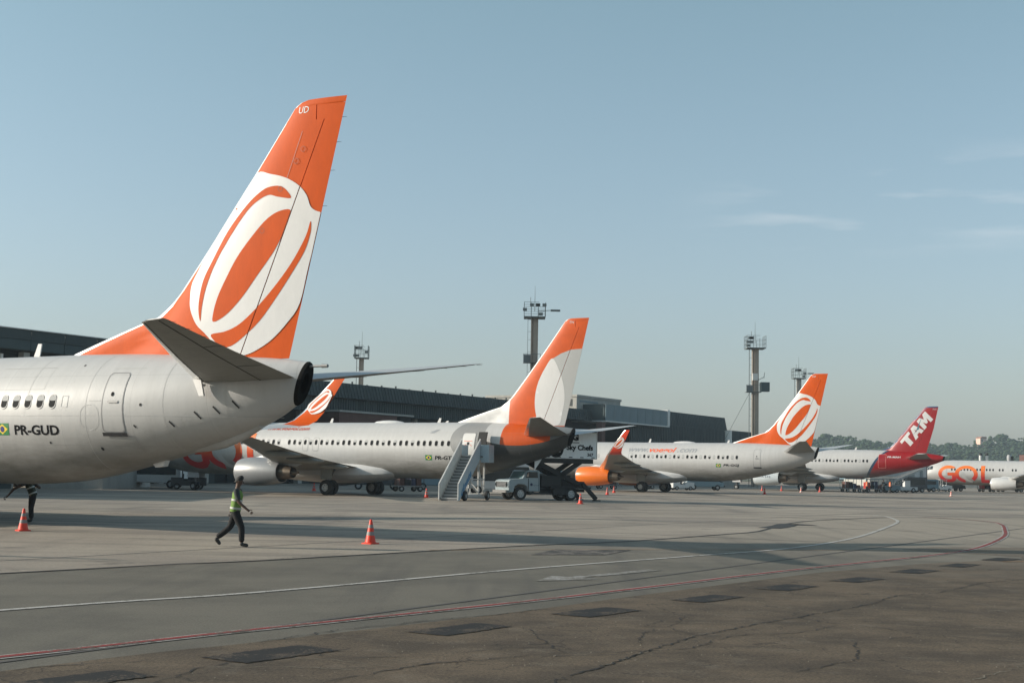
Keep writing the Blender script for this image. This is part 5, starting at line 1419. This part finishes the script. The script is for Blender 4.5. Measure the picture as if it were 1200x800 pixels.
put_art('box_badge', flat_bm([[(.62 * math.cos(t), .62 * math.sin(t)) for t in [2 * PI * i / 32 for i in range(32)]]]), lambda u, v: sl(u, v, .40, 3.62), M_black, box, 0)
for j, (dx_, dz_, w_) in enumerate(((.30, .22, .4), (.25, 0.0, .6), (.32, -.2, .3))):
    MB().box(1.55 - dx_ - w_ / 2, 1.55 - dx_ + w_ / 2, 1.207, 1.212, 3.62 + dz_ - .025, 3.62 + dz_ + .025).build('badge_line', [M_whtr], box)

# ------------------------------------------------------------------ ramp vehicles
ME_V = wheel_mesh(.36, .24, 'wheel'); ME_VS = wheel_mesh(.26, .18, 'wheel')
def van(loc, rz, body, label, cat='van', L=4.8, H_=2.0, nose=1.0, wm=None, grp=None, win=True):
    t = thing('ramp_van' if cat == 'van' else 'ramp_truck', label, cat, (*loc, 0), rz, grp)
    p = [(-L / 2, .45), (L / 2, .45), (L / 2, .95), (L / 2 - nose * .55, 1.05), (L / 2 - nose, H_ - .1), (L / 2 - nose - .15, H_), (-L / 2, H_)]
    b = MB().prism(p, -.92, .92).build('body', [body], t)
    m = b.modifiers.new('bevel', 'BEVEL'); m.width = .06; m.segments = 2; m.limit_method = 'ANGLE'
    if win:
        for sg in (-1, 1): MB().prism([(L / 2 - nose * .6, 1.12), (L / 2 - nose, H_ - .25), (-L / 2 + .4, H_ - .25), (-L / 2 + .4, 1.12)], sg * .925 - .006, sg * .925 + .006).build('side_window', [M_glass], b)
    MB().add([(L / 2 - nose * .55 + .012, -.8, 1.1), (L / 2 - nose * .55 + .012, .8, 1.1), (L / 2 - nose + .03, .75, H_ - .12), (L / 2 - nose + .03, -.75, H_ - .12)], [(0, 1, 2, 3)]).build('windscreen', [M_glass], b)
    MB().box(L / 2 - .02, L / 2 + .08, -.9, .9, .42, .6).build('bumper', [M_blk], b)
    for y in (-.65, .65): MB().box(L / 2, L / 2 + .03, y - .14, y + .14, .72, .86).build('headlight', [M_whtr], b)
    for x in (-L / 2 + .85, L / 2 - .85):
        for y in (-.82, .82):
            o = bpy.data.objects.new('wheel', wm or ME_V); COL.objects.link(o); o.parent = t; o.location = (x, y, .36)
    return t
def tractor(loc, rz, body, label, cart=0, grp='baggage tractors on the apron'):
    t = thing('baggage_tractor', label, 'baggage tractor', (*loc, 0), rz, grp)
    b = MB().prism([(-1.4, .3), (1.45, .3), (1.45, .95), (.4, 1.05), (.3, .7), (-.4, .7), (-.5, .95), (-1.4, .95)], -.65, .65).build('body', [body], t)
    MB().box(-.42, -.05, -.5, .5, .7, .85).box(-.5, -.38, -.5, .5, .85, 1.25).build('seat', [M_blk], t)
    c = MB()
    for x, y in ((-.5, -.6), (-.5, .6), (.45, -.6), (.45, .6)): c.bar((x, y, .9), (x, y, 1.85), .05)
    c.box(-.65, .6, -.66, .66, 1.85, 1.92); c.build('roof_frame', [body], t)
    MB().tube((.2, 0, .9), (.0, 0, 1.2), .02, n=6).tube((0, 0, 1.2), (-.02, 0, 1.22), .18, n=14).build('steering_wheel', [M_blk], t)
    for x in (-.9, .95):
        for y in (-.58, .58):
            o = bpy.data.objects.new('wheel', ME_VS); COL.objects.link(o); o.parent = t; o.location = (x, y, .26)
    return t
def cart(loc, rz, label, m1, m2, load=True):
    t = thing('baggage_cart', label, 'baggage cart', (*loc, 0), rz, 'baggage carts on the apron')
    MB().box(-1.3, 1.3, -.75, .75, .42, .54).bar((1.3, 0, .45), (2.0, 0, .35), .06).build('deck', [M_gear], t)
    f = MB()
    for x in (-1.25, 0, 1.25):
        for y in (-.7, .7): f.bar((x, y, .5), (x, y, 1.75), .05)
    f.build('frame', [m1], t)
    MB().prism([(-1.32, 1.74), (1.32, 1.74), (1.25, 1.86), (-1.25, 1.86)], -.76, .76).build('canopy', [m1], t)
    if load:
        rnd = random.Random(int(loc[0] * 7))
        for k in range(4):
            x = -1.05 + k * .55; h = rnd.uniform(.4, .95)
            MB().box(x, x + .48, -.55, .5, .545, .545 + h).build('suitcase', [(m2, M_blk, M_navy, M_brick)[k]], t)
    for x in (-.9, .9):
        for y in (-.66, .66):
            o = bpy.data.objects.new('wheel', ME_VS); COL.objects.link(o); o.parent = t; o.location = (x, y, .26)
    return t
def belt_loader(loc, rz, label, col, z1=2.9):
    t = thing('belt_loader', label, 'belt loader', (*loc, 0), rz, 'belt loaders by the aircraft')
    MB().prism([(-2.6, .35), (2.2, .35), (2.2, .8), (-2.6, .9)], -.9, .9).build('body', [col], t)
    MB().box(1.0, 1.9, .35, .9, .8, 1.7).build('cab', [col], t)
    MB().bar((-3.4, -.35, .9), (3.4, -.35, z1), .75, .22).build('belt', [M_tread], t)
    r = MB()
    for y in (-.78, .06):
        r.bar((-3.4, y, 1.15), (3.4, y, z1 + .25), .05)
        r.bar((-3.4, y, .9), (3.4, y, z1), .09, .28)
        for k in range(6): x = -3 + 1.2 * k; z = .9 + (x + 3.4) / 6.8 * (z1 - .9); r.bar((x, y, z), (x, y, z + .28), .04)
    r.build('side_rail', [M_stair_w], t)
    MB().bar((-.6, -.35, .8), (1.6, -.35, z1 - .65), .12).build('lift_arm', [M_gear], t)
    for x in (-1.8, 1.5):
        for y in (-.8, .8):
            o = bpy.data.objects.new('wheel', ME_V); COL.objects.link(o); o.parent = t; o.location = (x, y, .36)
    return t
M_vw = mat('vehicle_white', (.60, .61, .60), .4, var=.1, vscale=3, coat=.2); M_vb = mat('vehicle_blue_grey', (.16, .24, .28), .45, var=.1, vscale=3)
M_vy = mat('vehicle_yellow', (.55, .36, .06), .5, var=.1, vscale=3); M_vr = mat('vehicle_red', (.4, .03, .02), .5); M_vd = mat('vehicle_dark', (.05, .055, .06), .5, var=.2, vscale=3)
AX = lambda t_, o_: tpos(t_, o_)[:2]
hd = math.atan2(math.sin(.53), -math.cos(.53))        # nose direction
van((-29.8, 119.8), hd + .4, M_vw, 'white pushback tractor beside the nose of the second airliner, under the near tail', 'pushback tractor', 5.2, 2.2, 1.2)
tractor((-26.3, 117.0), .2, M_vd, 'dark baggage tractor in the shade under the near tail')
van((-38.0, 109.0), 1.2, M_vb, 'blue grey van parked in shade under the near fuselage at the left edge', 'van', 4.6, 2.0)
van((-12.5, 134.0), .1, M_vd, 'dark van seen under the second airliner behind its wheels', 'van', 5.0, 2.1)
van((-6.5, 138.5), .3, M_vb, 'blue grey truck seen under the second airliner left of the airstairs', 'truck', 6.0, 2.5)
tractor((-4.0, 123.0), 1.0, M_vw, 'white baggage tractor behind the airstairs')
cart((-9.0, 126.5), .5, 'baggage cart with cases seen under the second airliner', M_vd, M_brick)
van((-.6, 122.0), .2, M_vw, 'pale van roof showing behind the cab of the catering truck', 'van', 6.2, 2.6)
van((3.2, 127.5), .2, M_vb, 'dark blue van behind the scissor legs of the catering truck', 'van', 5.0, 2.1)
van((25.0, 183.0), .1, M_vb, 'blue grey van left of the pale lettered engine', 'van', 4.8, 2.1)
tractor((21.5, 178.0), .3, M_vw, 'white baggage tractor under the tail of the third airliner')
cart((17.5, 185.0), .2, 'baggage cart under the rear fuselage of the third airliner', M_vd, M_vr)
cart((12.0, 176.0), .2, 'baggage cart between the wheels and tail of the third airliner', M_vd, M_navy)
van((5.5, 190.0), .1, M_vd, 'dark truck behind the wheels of the third airliner', 'truck', 6.0, 2.4)
cart((46.0, 192.0), .3, 'baggage cart beside the wheels of the red tailed airliner', M_vb, M_brick)
cart((49.4, 194.0), .2, 'second baggage cart in line under the white and red fuselage', M_vb, M_vr)
tractor((52.0, 195.5), .2, M_vb, 'blue tractor at the head of the carts under the red tail')
belt_loader((54.6, 199.0), .35, 'white railed belt loader raised under the red tail', M_vw, 3.4)
van((57.8, 206.0), PI + .25, M_vd, 'dark grey truck right of the belt loader under the red tail', 'truck', 4.8, 2.2)
van((64.5, 222.0), PI + .1, M_vb, 'small blue service truck below the pale boarding bridge', 'truck', 4.2, 1.9)
van((73.5, 238.0), .2, M_vd, 'dark van under the belly of the farthest airliner', 'van', 4.8, 2.0)
cart((79.0, 236.0), .1, 'baggage cart with red cases under the farthest airliner', M_vd, M_vr)
tractor((69.5, 229.0), .2, M_vw, 'white tractor under the nose of the farthest airliner')
van((86.0, 245.0), .1, M_vw, 'white van beyond the engine of the farthest airliner', 'van', 5.0, 2.1)

# ------------------------------------------------------------------ people
M_skin = mat('skin_brown', (.09, .048, .032), .6); M_hair = mat('black_hair', (.012, .011, .01), .8)
M_trs = mat('dark_trousers', (.007, .007, .008), .9, bump=.3, bscale=30); M_vest = mat('hi_vis_green_vest', (.12, .21, .04), .85, bump=.3, bscale=25)
M_shirt = mat('dark_shirt', (.018, .024, .026), .8, bump=.3, bscale=25); M_tape = mat('reflective_tape', (.38, .39, .36), .5); M_boot = mat('black_boot', (.012, .012, .012), .6)
M_orv = mat('hi_vis_orange_vest', (.75, .14, .02), .7)
def skin_obj(name, verts, edges, radii, m, parent, root=0, sub=2):
    me = bpy.data.meshes.new(name); me.from_pydata(verts, edges, [])
    o = link(name, me, parent, [m])
    md = o.modifiers.new('skin', 'SKIN'); md.use_smooth_shade = True
    for i, sv in enumerate(me.skin_vertices[0].data):
        r = radii[i]; sv.radius = r if isinstance(r, tuple) else (r, r); sv.use_root = (i == root)
    sb = o.modifiers.new('sub', 'SUBSURF'); sb.levels = sub; sb.render_levels = sub
    return o
def person(loc, rz, label, pose, vest=M_vest, detail=True, scale=1.0, group=None, skin=None):
    """local +x is forward; pose gives the joints"""
    t = thing('person', label, 'person', (*loc, 0), rz, group); t.scale = (scale,) * 3
    J = pose; sk_ = skin or M_skin
    V = []; E_ = []; Rr = []
    def add(p, r, par=None):
        V.append(p); Rr.append(r)
        if par is not None: E_.append((par, len(V) - 1))
        return len(V) - 1
    mid = lambda a, b, k=.5: tuple(x + (y - x) * k for x, y in zip(a, b))
    pel = add(J['pelvis'], .115); ab = add(mid(J['pelvis'], J['chest'], .5), .10, pel); ch = add(J['chest'], .105, ab)
    nk = add(J['neck'], .062, ch); hd1 = add(mid(J['neck'], J['head'], .45), .066, nk); hd_ = add(J['head'], (.088, .10), hd1)
    tp = add(tuple(Vector(J['head']) + (Vector(J['head']) - Vector(J['neck'])).normalized() * .09), .07, hd_)
    fw = Vector(J.get('face', (1, 0, 0)))
    for s in ('L', 'R'):
        sh_ = add(J['sh' + s], .066, ch); el = add(J['el' + s], .046, sh_); wr = add(J['wr' + s], .030, el)
        d = (Vector(J['wr' + s]) - Vector(J['el' + s])).normalized()
        pm = add(tuple(Vector(J['wr' + s]) + d * .06), (.036, .022), wr)
        hp = add(J['hip' + s], .098, pel); kn = add(J['kn' + s], .066, hp); an = add(J['an' + s], .044, kn)
    body = skin_obj('body', V, E_, Rr, sk_, t, 0)
    # fingers and thumbs
    for s, sg in (('L', 1), ('R', -1)):
        w = Vector(J['wr' + s]); d = (w - Vector(J['el' + s])).normalized(); sd = Vector((0, 0, 1)).cross(d)
        sd = Vector((1, 0, 0)) if sd.length < .3 else sd.normalized()
        sd = (Vector((1, 0, 0)) - d * d.x).normalized() if abs(d.x) < .9 else Vector((0, 0, 1))
        inn = d.cross(sd) * sg
        fv = []; fe = []; fr_ = []
        for k, L_ in enumerate((.070, .080, .075, .060)):
            b0 = w + d * .09 + sd * (.030 - .020 * k); i0 = len(fv)
            fv += [tuple(b0), tuple(b0 + d * L_ * .5 + inn * .006), tuple(b0 + d * L_ * .85 + inn * .030)]; fr_ += [.0095, .0085, .007]; fe += [(i0, i0 + 1), (i0 + 1, i0 + 2)]
            fo = skin_obj('finger', fv[i0:i0 + 3], [(0, 1), (1, 2)], fr_[i0:i0 + 3], sk_, body, 0, 1) if detail else None
        if detail:
            b0 = w + d * .035 + sd * .032
            skin_obj('thumb', [tuple(b0), tuple(b0 + d * .03 + sd * .022), tuple(b0 + d * .065 + sd * .026 + inn * .01)], [(0, 1), (1, 2)], [.012, .011, .008], sk_, body, 0, 1)
    # head details
    H_ = Vector(J['head']); up = (H_ - Vector(J['neck'])).normalized(); rt = up.cross(fw).normalized(); fw2 = rt.cross(up)
    hm = MB(); rings = []
    for k in range(7):
        a = PI * .5 * k / 6; rings.append([tuple(H_ + up * (.03 + .115 * math.sin(a)) - fw2 * .012 + up * (.045 * math.cos(b) * math.cos(a)) + (fw2 * math.cos(b) * .099 + rt * math.sin(b) * .088) * max(.02, math.cos(a))) for b in [2 * PI * i / 18 for i in range(18)]])
    hm.rings([[tuple(Vector(p) - up * .05 - fw2 * .022) for p in rings[0]]] + rings, cap1=True)
    hm.build('hair', [M_hair], body)
    if detail:
        MB().add([tuple(H_ + fw2 * .098 + up * .03), tuple(H_ + fw2 * .095 - up * .025 + rt * .016), tuple(H_ + fw2 * .095 - up * .025 - rt * .016), tuple(H_ + fw2 * .122 - up * .02)], [(0, 1, 3), (0, 3, 2), (1, 2, 3)]).build('nose', [sk_], body)
        for sg in (-1, 1):
            MB().tube(H_ + rt * sg * .084 - up * .005, H_ + rt * sg * .10 - up * .003, .026, .018, 8).build('ear', [sk_], body)
            MB().tube(H_ + fw2 * .088 + rt * sg * .033 + up * .015, H_ + fw2 * .097 + rt * sg * .033 + up * .015, .012, .008, 8).build('eye', [M_hair], body)
        MB().bar(H_ + fw2 * .096 - up * .052 - rt * .024, H_ + fw2 * .096 - up * .052 + rt * .024, .01, .008).build('mouth', [M_vr], body)
    # trousers
    V2 = [J['pelvis'], mid(J['pelvis'], J['chest'], .2)]; E2 = [(0, 1)]; R2 = [.128, .115]
    for s in ('L', 'R'):
        i = len(V2); V2 += [J['hip' + s], mid(J['hip' + s], J['kn' + s]), J['kn' + s], mid(J['kn' + s], J['an' + s]), tuple(Vector(J['an' + s]) + Vector((0, 0, .03)))]
        R2 += [.122, .108, .086, .082, .076]; E2 += [(0, i)] + [(i + k, i + k + 1) for k in range(4)]
    skin_obj('trousers', V2, E2, R2, M_trs, body)
    # vest over a dark short sleeved shirt
    pv_, cv_, nv_ = Vector(J['pelvis']), Vector(J['chest']), Vector(J['neck']); cn = cv_.lerp(nv_, .62)
    lat = Vector(J['shL']) - Vector(J['shR']); lat.normalize()
    def torso(rows):
        out = []
        for c_, rx, ry in rows:
            ax = (cv_ - pv_).normalized(); fd = lat.cross(ax).normalized()
            out.append([tuple(c_ + fd * (math.cos(q) * rx * (1 + .05 * math.sin(3 * q + c_.z * 9))) + lat * (math.sin(q) * ry)) for q in [2 * PI * i / 20 for i in range(20)]])
        return out
    MB().rings(torso([(pv_ + (cv_ - pv_) * -.22, .128, .180), (pv_ + (cv_ - pv_) * .05, .134, .182), (pv_.lerp(cv_, .3), .126, .172), (pv_.lerp(cv_, .55), .128, .172), (pv_.lerp(cv_, .8), .134, .186), (cv_, .136, .196), (cv_.lerp(nv_, .3), .124, .196), (cv_.lerp(nv_, .52), .10, .165), (cv_.lerp(nv_, .74), .066, .085)])).build('vest', [vest], body)
    for s in ('L', 'R'):
        a_, b_ = Vector(J['sh' + s]), Vector(J['el' + s]); d = (b_ - a_).normalized(); q1 = d.orthogonal().normalized(); q2 = d.cross(q1)
        MB().rings([[tuple(a_ + d * u + (q1 * math.cos(k) + q2 * math.sin(k)) * w_) for k in [2 * PI * i / 14 for i in range(14)]] for u, w_ in ((-.06, .03), (-.035, .064), (.02, .078), (.10, .070), (.18, .065), (.24, .066))]).build('sleeve', [M_shirt], body)
    MB().rings(torso([(cv_.lerp(nv_, .70), .070, .082), (cv_.lerp(nv_, .88), .060, .064)])).build('collar', [M_shirt], body)
    V3 = [None, tuple(pv_.lerp(cv_, .45))]
    c = Vector(V3[1]); a = (Vector(J['chest']) - Vector(J['pelvis'])).normalized(); px = Vector((0, 1, 0)); py = a.cross(px).normalized()
    tp_ = MB()
    for o_, k in ((-.16, .190), (.04, .186)):
        tp_.rings([[tuple(c + a * (o_ + dz_) + px * math.cos(b) * k + py * math.sin(b) * k * .76) for b in [2 * PI * i / 20 for i in range(20)]] for dz_ in (0, .05)])
    tp_.build('reflective_band', [M_tape], body)
    for s in ('L', 'R'):
        an = Vector(J['an' + s]); ft = Vector(J['ft' + s]); d = (ft - an); d.normalize()
        V5 = [tuple(an + Vector((0, 0, .05))), tuple(an + Vector((0, 0, -.035)) ), tuple(an + (ft - an) * .55 + Vector((0, 0, -.0))), tuple(ft)]
        skin_obj('boot', V5, [(0, 1), (1, 2), (2, 3)], [.062, .060, (.052, .042), (.044, .032)], M_boot, body, 0)
    return t
WALK = dict(pelvis=(0, 0, .96), chest=(.045, 0, 1.30), neck=(.035, 0, 1.50), head=(.075, 0, 1.655),
            shL=(.04, .185, 1.41), elL=(.13, .23, 1.14), wrL=(.33, .215, .97), shR=(.04, -.185, 1.41), elR=(.12, -.24, 1.13), wrR=(.35, -.22, .945),
            hipL=(0, .095, .90), knL=(-.14, .10, .50), anL=(-.47, .10, .20), ftL=(-.37, .10, .05),
            hipR=(0, -.095, .90), knR=(.19, -.10, .50), anR=(.20, -.10, .10), ftR=(.38, -.10, .045))
WALK['elL'] = (-.10, .24, 1.14); WALK['wrL'] = (-.16, .25, .90)
person((-6.9, 36.1), 0.0, 'ground worker in green hi-vis vest and dark trousers walking right across the near apron', WALK)
BEND = dict(pelvis=(0, 0, .96), chest=(.14, 0, 1.27), neck=(.22, 0, 1.44), head=(.30, 0, 1.57), face=(.8, 0, -.5),
            shL=(.14, .19, 1.36), elL=(.42, .24, 1.16), wrL=(.50, .26, .92), shR=(.14, -.19, 1.36), elR=(.28, -.24, 1.10), wrR=(.50, -.2, 1.02),
            hipL=(0, .095, .90), knL=(.03, .10, .50), anL=(.0, .10, .10), ftL=(.17, .12, .045),
            hipR=(0, -.095, .90), knR=(.05, -.11, .50), anR=(.03, -.12, .10), ftR=(.21, -.13, .045))
B_ = dict(BEND); B_['elL'] = (.60, .10, 1.12); B_['wrL'] = (.82, .05, .86); B_['elR'] = (-.20, -.20, 1.15); B_['wrR'] = (-.12, -.30, 1.22)
person((-16.0, 48.0), PI + .15, 'ground worker in dark clothes reaching down under the nearest airliner at the left edge', B_, vest=mat('dark_olive_vest', (.02, .025, .012), .9))
ST = dict(pelvis=(0, 0, .96), chest=(.01, 0, 1.30), neck=(.0, 0, 1.50), head=(.03, 0, 1.655), shL=(.0, .185, 1.41), elL=(-.02, .25, 1.13), wrL=(.10, .24, .92),
          shR=(.0, -.185, 1.41), elR=(-.02, -.25, 1.13), wrR=(.12, -.22, .95), hipL=(0, .095, .90), knL=(.03, .11, .50), anL=(.0, .12, .10), ftL=(.17, .14, .045), hipR=(0, -.095, .90), knR=(.0, -.11, .50), anR=(-.04, -.12, .10), ftR=(.14, -.14, .045))
for x, y, r_, v_, lab in ((46.9, 187.0, .5, M_orv, 'worker in orange vest standing by the baggage carts under the white and red fuselage'),
                         (49.7, 189.3, 2.0, M_shirt, 'worker in dark shirt, left of the pair under the red tail'),
                         (50.9, 190.5, 3.5, M_orv, 'worker in orange vest, right of the pair under the red tail'),
                         (62.6, 221.0, 1.0, M_orv, 'worker in bright orange vest standing below the pale boarding bridge'),
                         (5.1, 103.8, 3.0, M_vr, None)):
    if lab: person((x, y), r_, lab, ST, vest=v_, detail=False, group='ramp workers at the far stands')

# ------------------------------------------------------------------ wooded hills, haze
def foliage_mat():
    m = bpy.data.materials.new('hill_foliage'); m.use_nodes = True
    nt = m.node_tree; b = nt.nodes['Principled BSDF']
    g = nt.nodes.new('ShaderNodeNewGeometry')
    c = mixc(nt, g.outputs['Random Per Island'], (0.020, 0.040, 0.022), (0.055, 0.080, 0.038))
    t = nt.nodes.new('ShaderNodeTexCoord').outputs['Object']
    c = mixc(nt, 1.0, c, rng(nt, noise(nt, t, .35, 5, .7), .3, .7, .6, 1.3), 'MULTIPLY')
    nt.links.new(c, b.inputs['Base Color']); b.inputs['Roughness'].default_value = .95; b.inputs['Specular IOR Level'].default_value = .1
    return m
M_fol = foliage_mat()
M_trunk = mat('tree_bark', (.10, .08, .06), .9)
def ico():
    bm = bmesh.new(); bmesh.ops.create_icosphere(bm, subdivisions=1, radius=1); v = [tuple(x.co) for x in bm.verts]; f = [[q.index for q in p.verts] for p in bm.faces]; bm.free(); return v, f
IV, IF = ico()
RIDGE = [(-200, 22), (60, 24), (130, 21), (180, 23), (215, 31), (240, 35), (270, 31), (300, 31), (330, 30), (360, 36), (400, 35), (440, 33), (480, 31), (520, 34), (600, 33), (700, 26), (900, 30), (1500, 28)]
HILLY = 1050
def ridge_h(x): return interp_s(RIDGE, x)[0]
hm = MB()
N = 60; rows = []
for j, (yy, k) in enumerate(((HILLY - 260, 0.0), (HILLY - 180, .25), (HILLY - 90, .62), (HILLY - 20, .88), (HILLY + 30, .84), (HILLY + 200, .3), (HILLY + 400, 0))):
    rows.append([(-300 + 1900 * i / N, yy + 12 * math.sin(i * 1.7 + j), (ridge_h(-300 + 1900 * i / N) - 5.0) * k - .5 + 1.5 * math.sin(i * .9 + j * 2)) for i in range(N + 1)])
hm.rings(rows, closed=False).build('hill', [M_fol]).__setitem__('kind', 'structure')
rnd = random.Random(5)
def crown(mb, x, y, z, r, n, rn):
    for k in range(n):
        a = rn.uniform(0, 2 * PI); e = rn.uniform(-.3, 1); d = rn.uniform(.35, .95) * r
        px_, py_, pz_ = x + math.cos(a) * d * math.sqrt(max(0, 1 - e * e * .6)), y + math.sin(a) * d * .8, z + e * r * .62
        q = r * rn.uniform(.16, .38); s1, s2, s3 = rn.uniform(.8, 1.3), rn.uniform(.8, 1.3), rn.uniform(.55, .9); th = rn.uniform(0, 6)
        c_, s_ = math.cos(th), math.sin(th)
        mb.add([(px_ + (vx * c_ - vy * s_) * q * s1, py_ + (vx * s_ + vy * c_) * q * s2, pz_ + vz * q * s3) for vx, vy, vz in IV], IF)
wd = MB()
for i in range(3400):
    x = rnd.uniform(120, 620) if i < 3000 else rnd.uniform(-250, 120)
    u = rnd.random() ** 1.1; y = HILLY - 240 + 250 * u
    k = interp([(0, 0.0), (80 / 260, .25), (170 / 260, .62), (240 / 260, .88), (1, .88)], u * 250 / 260)[0]
    z = (ridge_h(x) - 4.6) * k + rnd.uniform(.2, 2.6)
    crown(wd, x, y, z + 1, rnd.uniform(2.6, 5.2), 8, rnd)
w_ = wd.build('hillside_wood', [M_fol], fix=False); w_['kind'] = 'stuff'; w_['label'] = 'dense dark green woodland covering the far hill'
SKY = [(232, 3.9, 'broad flat topped tree highest on the hill skyline, between the third and the red fin'), (262, 2.3, 'small round tree on the hill skyline just left of the red fin'), (217, 2.2, 'small tree on the skyline beside the third fin'),
       (361, 4.2, 'wide tree crowning the hill right of the red fin, beside a pink house'), (383, 3.2, 'rounded tree on the skyline right of the wide crown tree'), (395, 3.0, 'bushy tree on the skyline above the GOL lettering'), (455, 2.6, 'low tree by the white house on the skyline'), (478, 2.8, 'small tree at the right end of the skyline by the pale house')]
for x, r_, lab in SKY:
    z = ridge_h(x); t = thing('hill_tree', lab, 'tree', (x, HILLY - 6, z - 13.2), 0, 'trees on the hill skyline')
    m = MB().tube((0, 0, 0), (.3, 0, 8.5 + r_ * .3), .5, .25, 7)
    for k in range(4): a = 1.6 * k; m.tube((.2, 0, 6.5 + r_ * .2), (math.cos(a) * r_ * .7, math.sin(a) * r_ * .6, 8.8 + r_ * .35), .2, .08, 5)
    m.build('trunk', [M_trunk], t)
    c_ = MB(); crown(c_, 0, 0, 7.6 + r_ * .30, r_ * 1.15, 60, random.Random(int(x))); c_.build('crown', [M_fol], t, fix=False)
M_hw = mat('house_white_wall', (.72, .70, .66), .8); M_hp = mat('house_pink_wall', (.62, .42, .34), .8); M_hr = mat('house_roof_tile', (.30, .14, .09), .85)
for x, w_, h_, mm, lab in ((344, 5, 5, M_hp, 'pale pink house on the hill beside the wide crown tree'), (425, 3, 3.2, M_hw, 'tiny white house low on the skyline'), (444, 9, 6, M_hw, 'white two part house on the hill skyline near the right edge'), (484, 11, 4, M_hw, 'long pale house on the skyline at the right edge')):
    z = ridge_h(x); t = thing('hill_house', lab, 'house', (x, HILLY - 12, z - 13.0), .2, 'houses on the hill skyline')
    MB().box(-w_ / 2, w_ / 2, -3, 3, 0, h_ + 7.0).build('wall', [mm], t)
    MB().prism([(-w_ / 2 - .4, h_ + 7.0), (w_ / 2 + .4, h_ + 7.0), (w_ * .25, h_ + 8.2), (-w_ * .25, h_ + 8.2)], -3.4, 3.4).build('roof', [M_hr if mm is M_hp else M_hw], t)
    for k in range(max(1, int(w_ / 3))): MB().box(-w_ / 2 + .8 + k * 2.6, -w_ / 2 + 2.0 + k * 2.6, -3.06, -3.0, h_ + 4.6, h_ + 6.2).build('window', [M_glass], t)

hz = MB().box(-700, 1500, -60, 1500, -1.2, 62).mesh('haze', [])
hzm = bpy.data.materials.new('haze'); hzm.use_nodes = True; nt = hzm.node_tree; nt.nodes.clear()
pv = nt.nodes.new('ShaderNodeVolumePrincipled'); pv.inputs['Color'].default_value = (.72, .88, 1.0, 1); pv.inputs['Density'].default_value = .0002; pv.inputs['Anisotropy'].default_value = 0.0
ou = nt.nodes.new('ShaderNodeOutputMaterial'); nt.links.new(pv.outputs[0], ou.inputs['Volume'])
ho = link('haze', hz, None, [hzm]); ho['kind'] = 'stuff'
SC.cycles.volume_bounces = 0
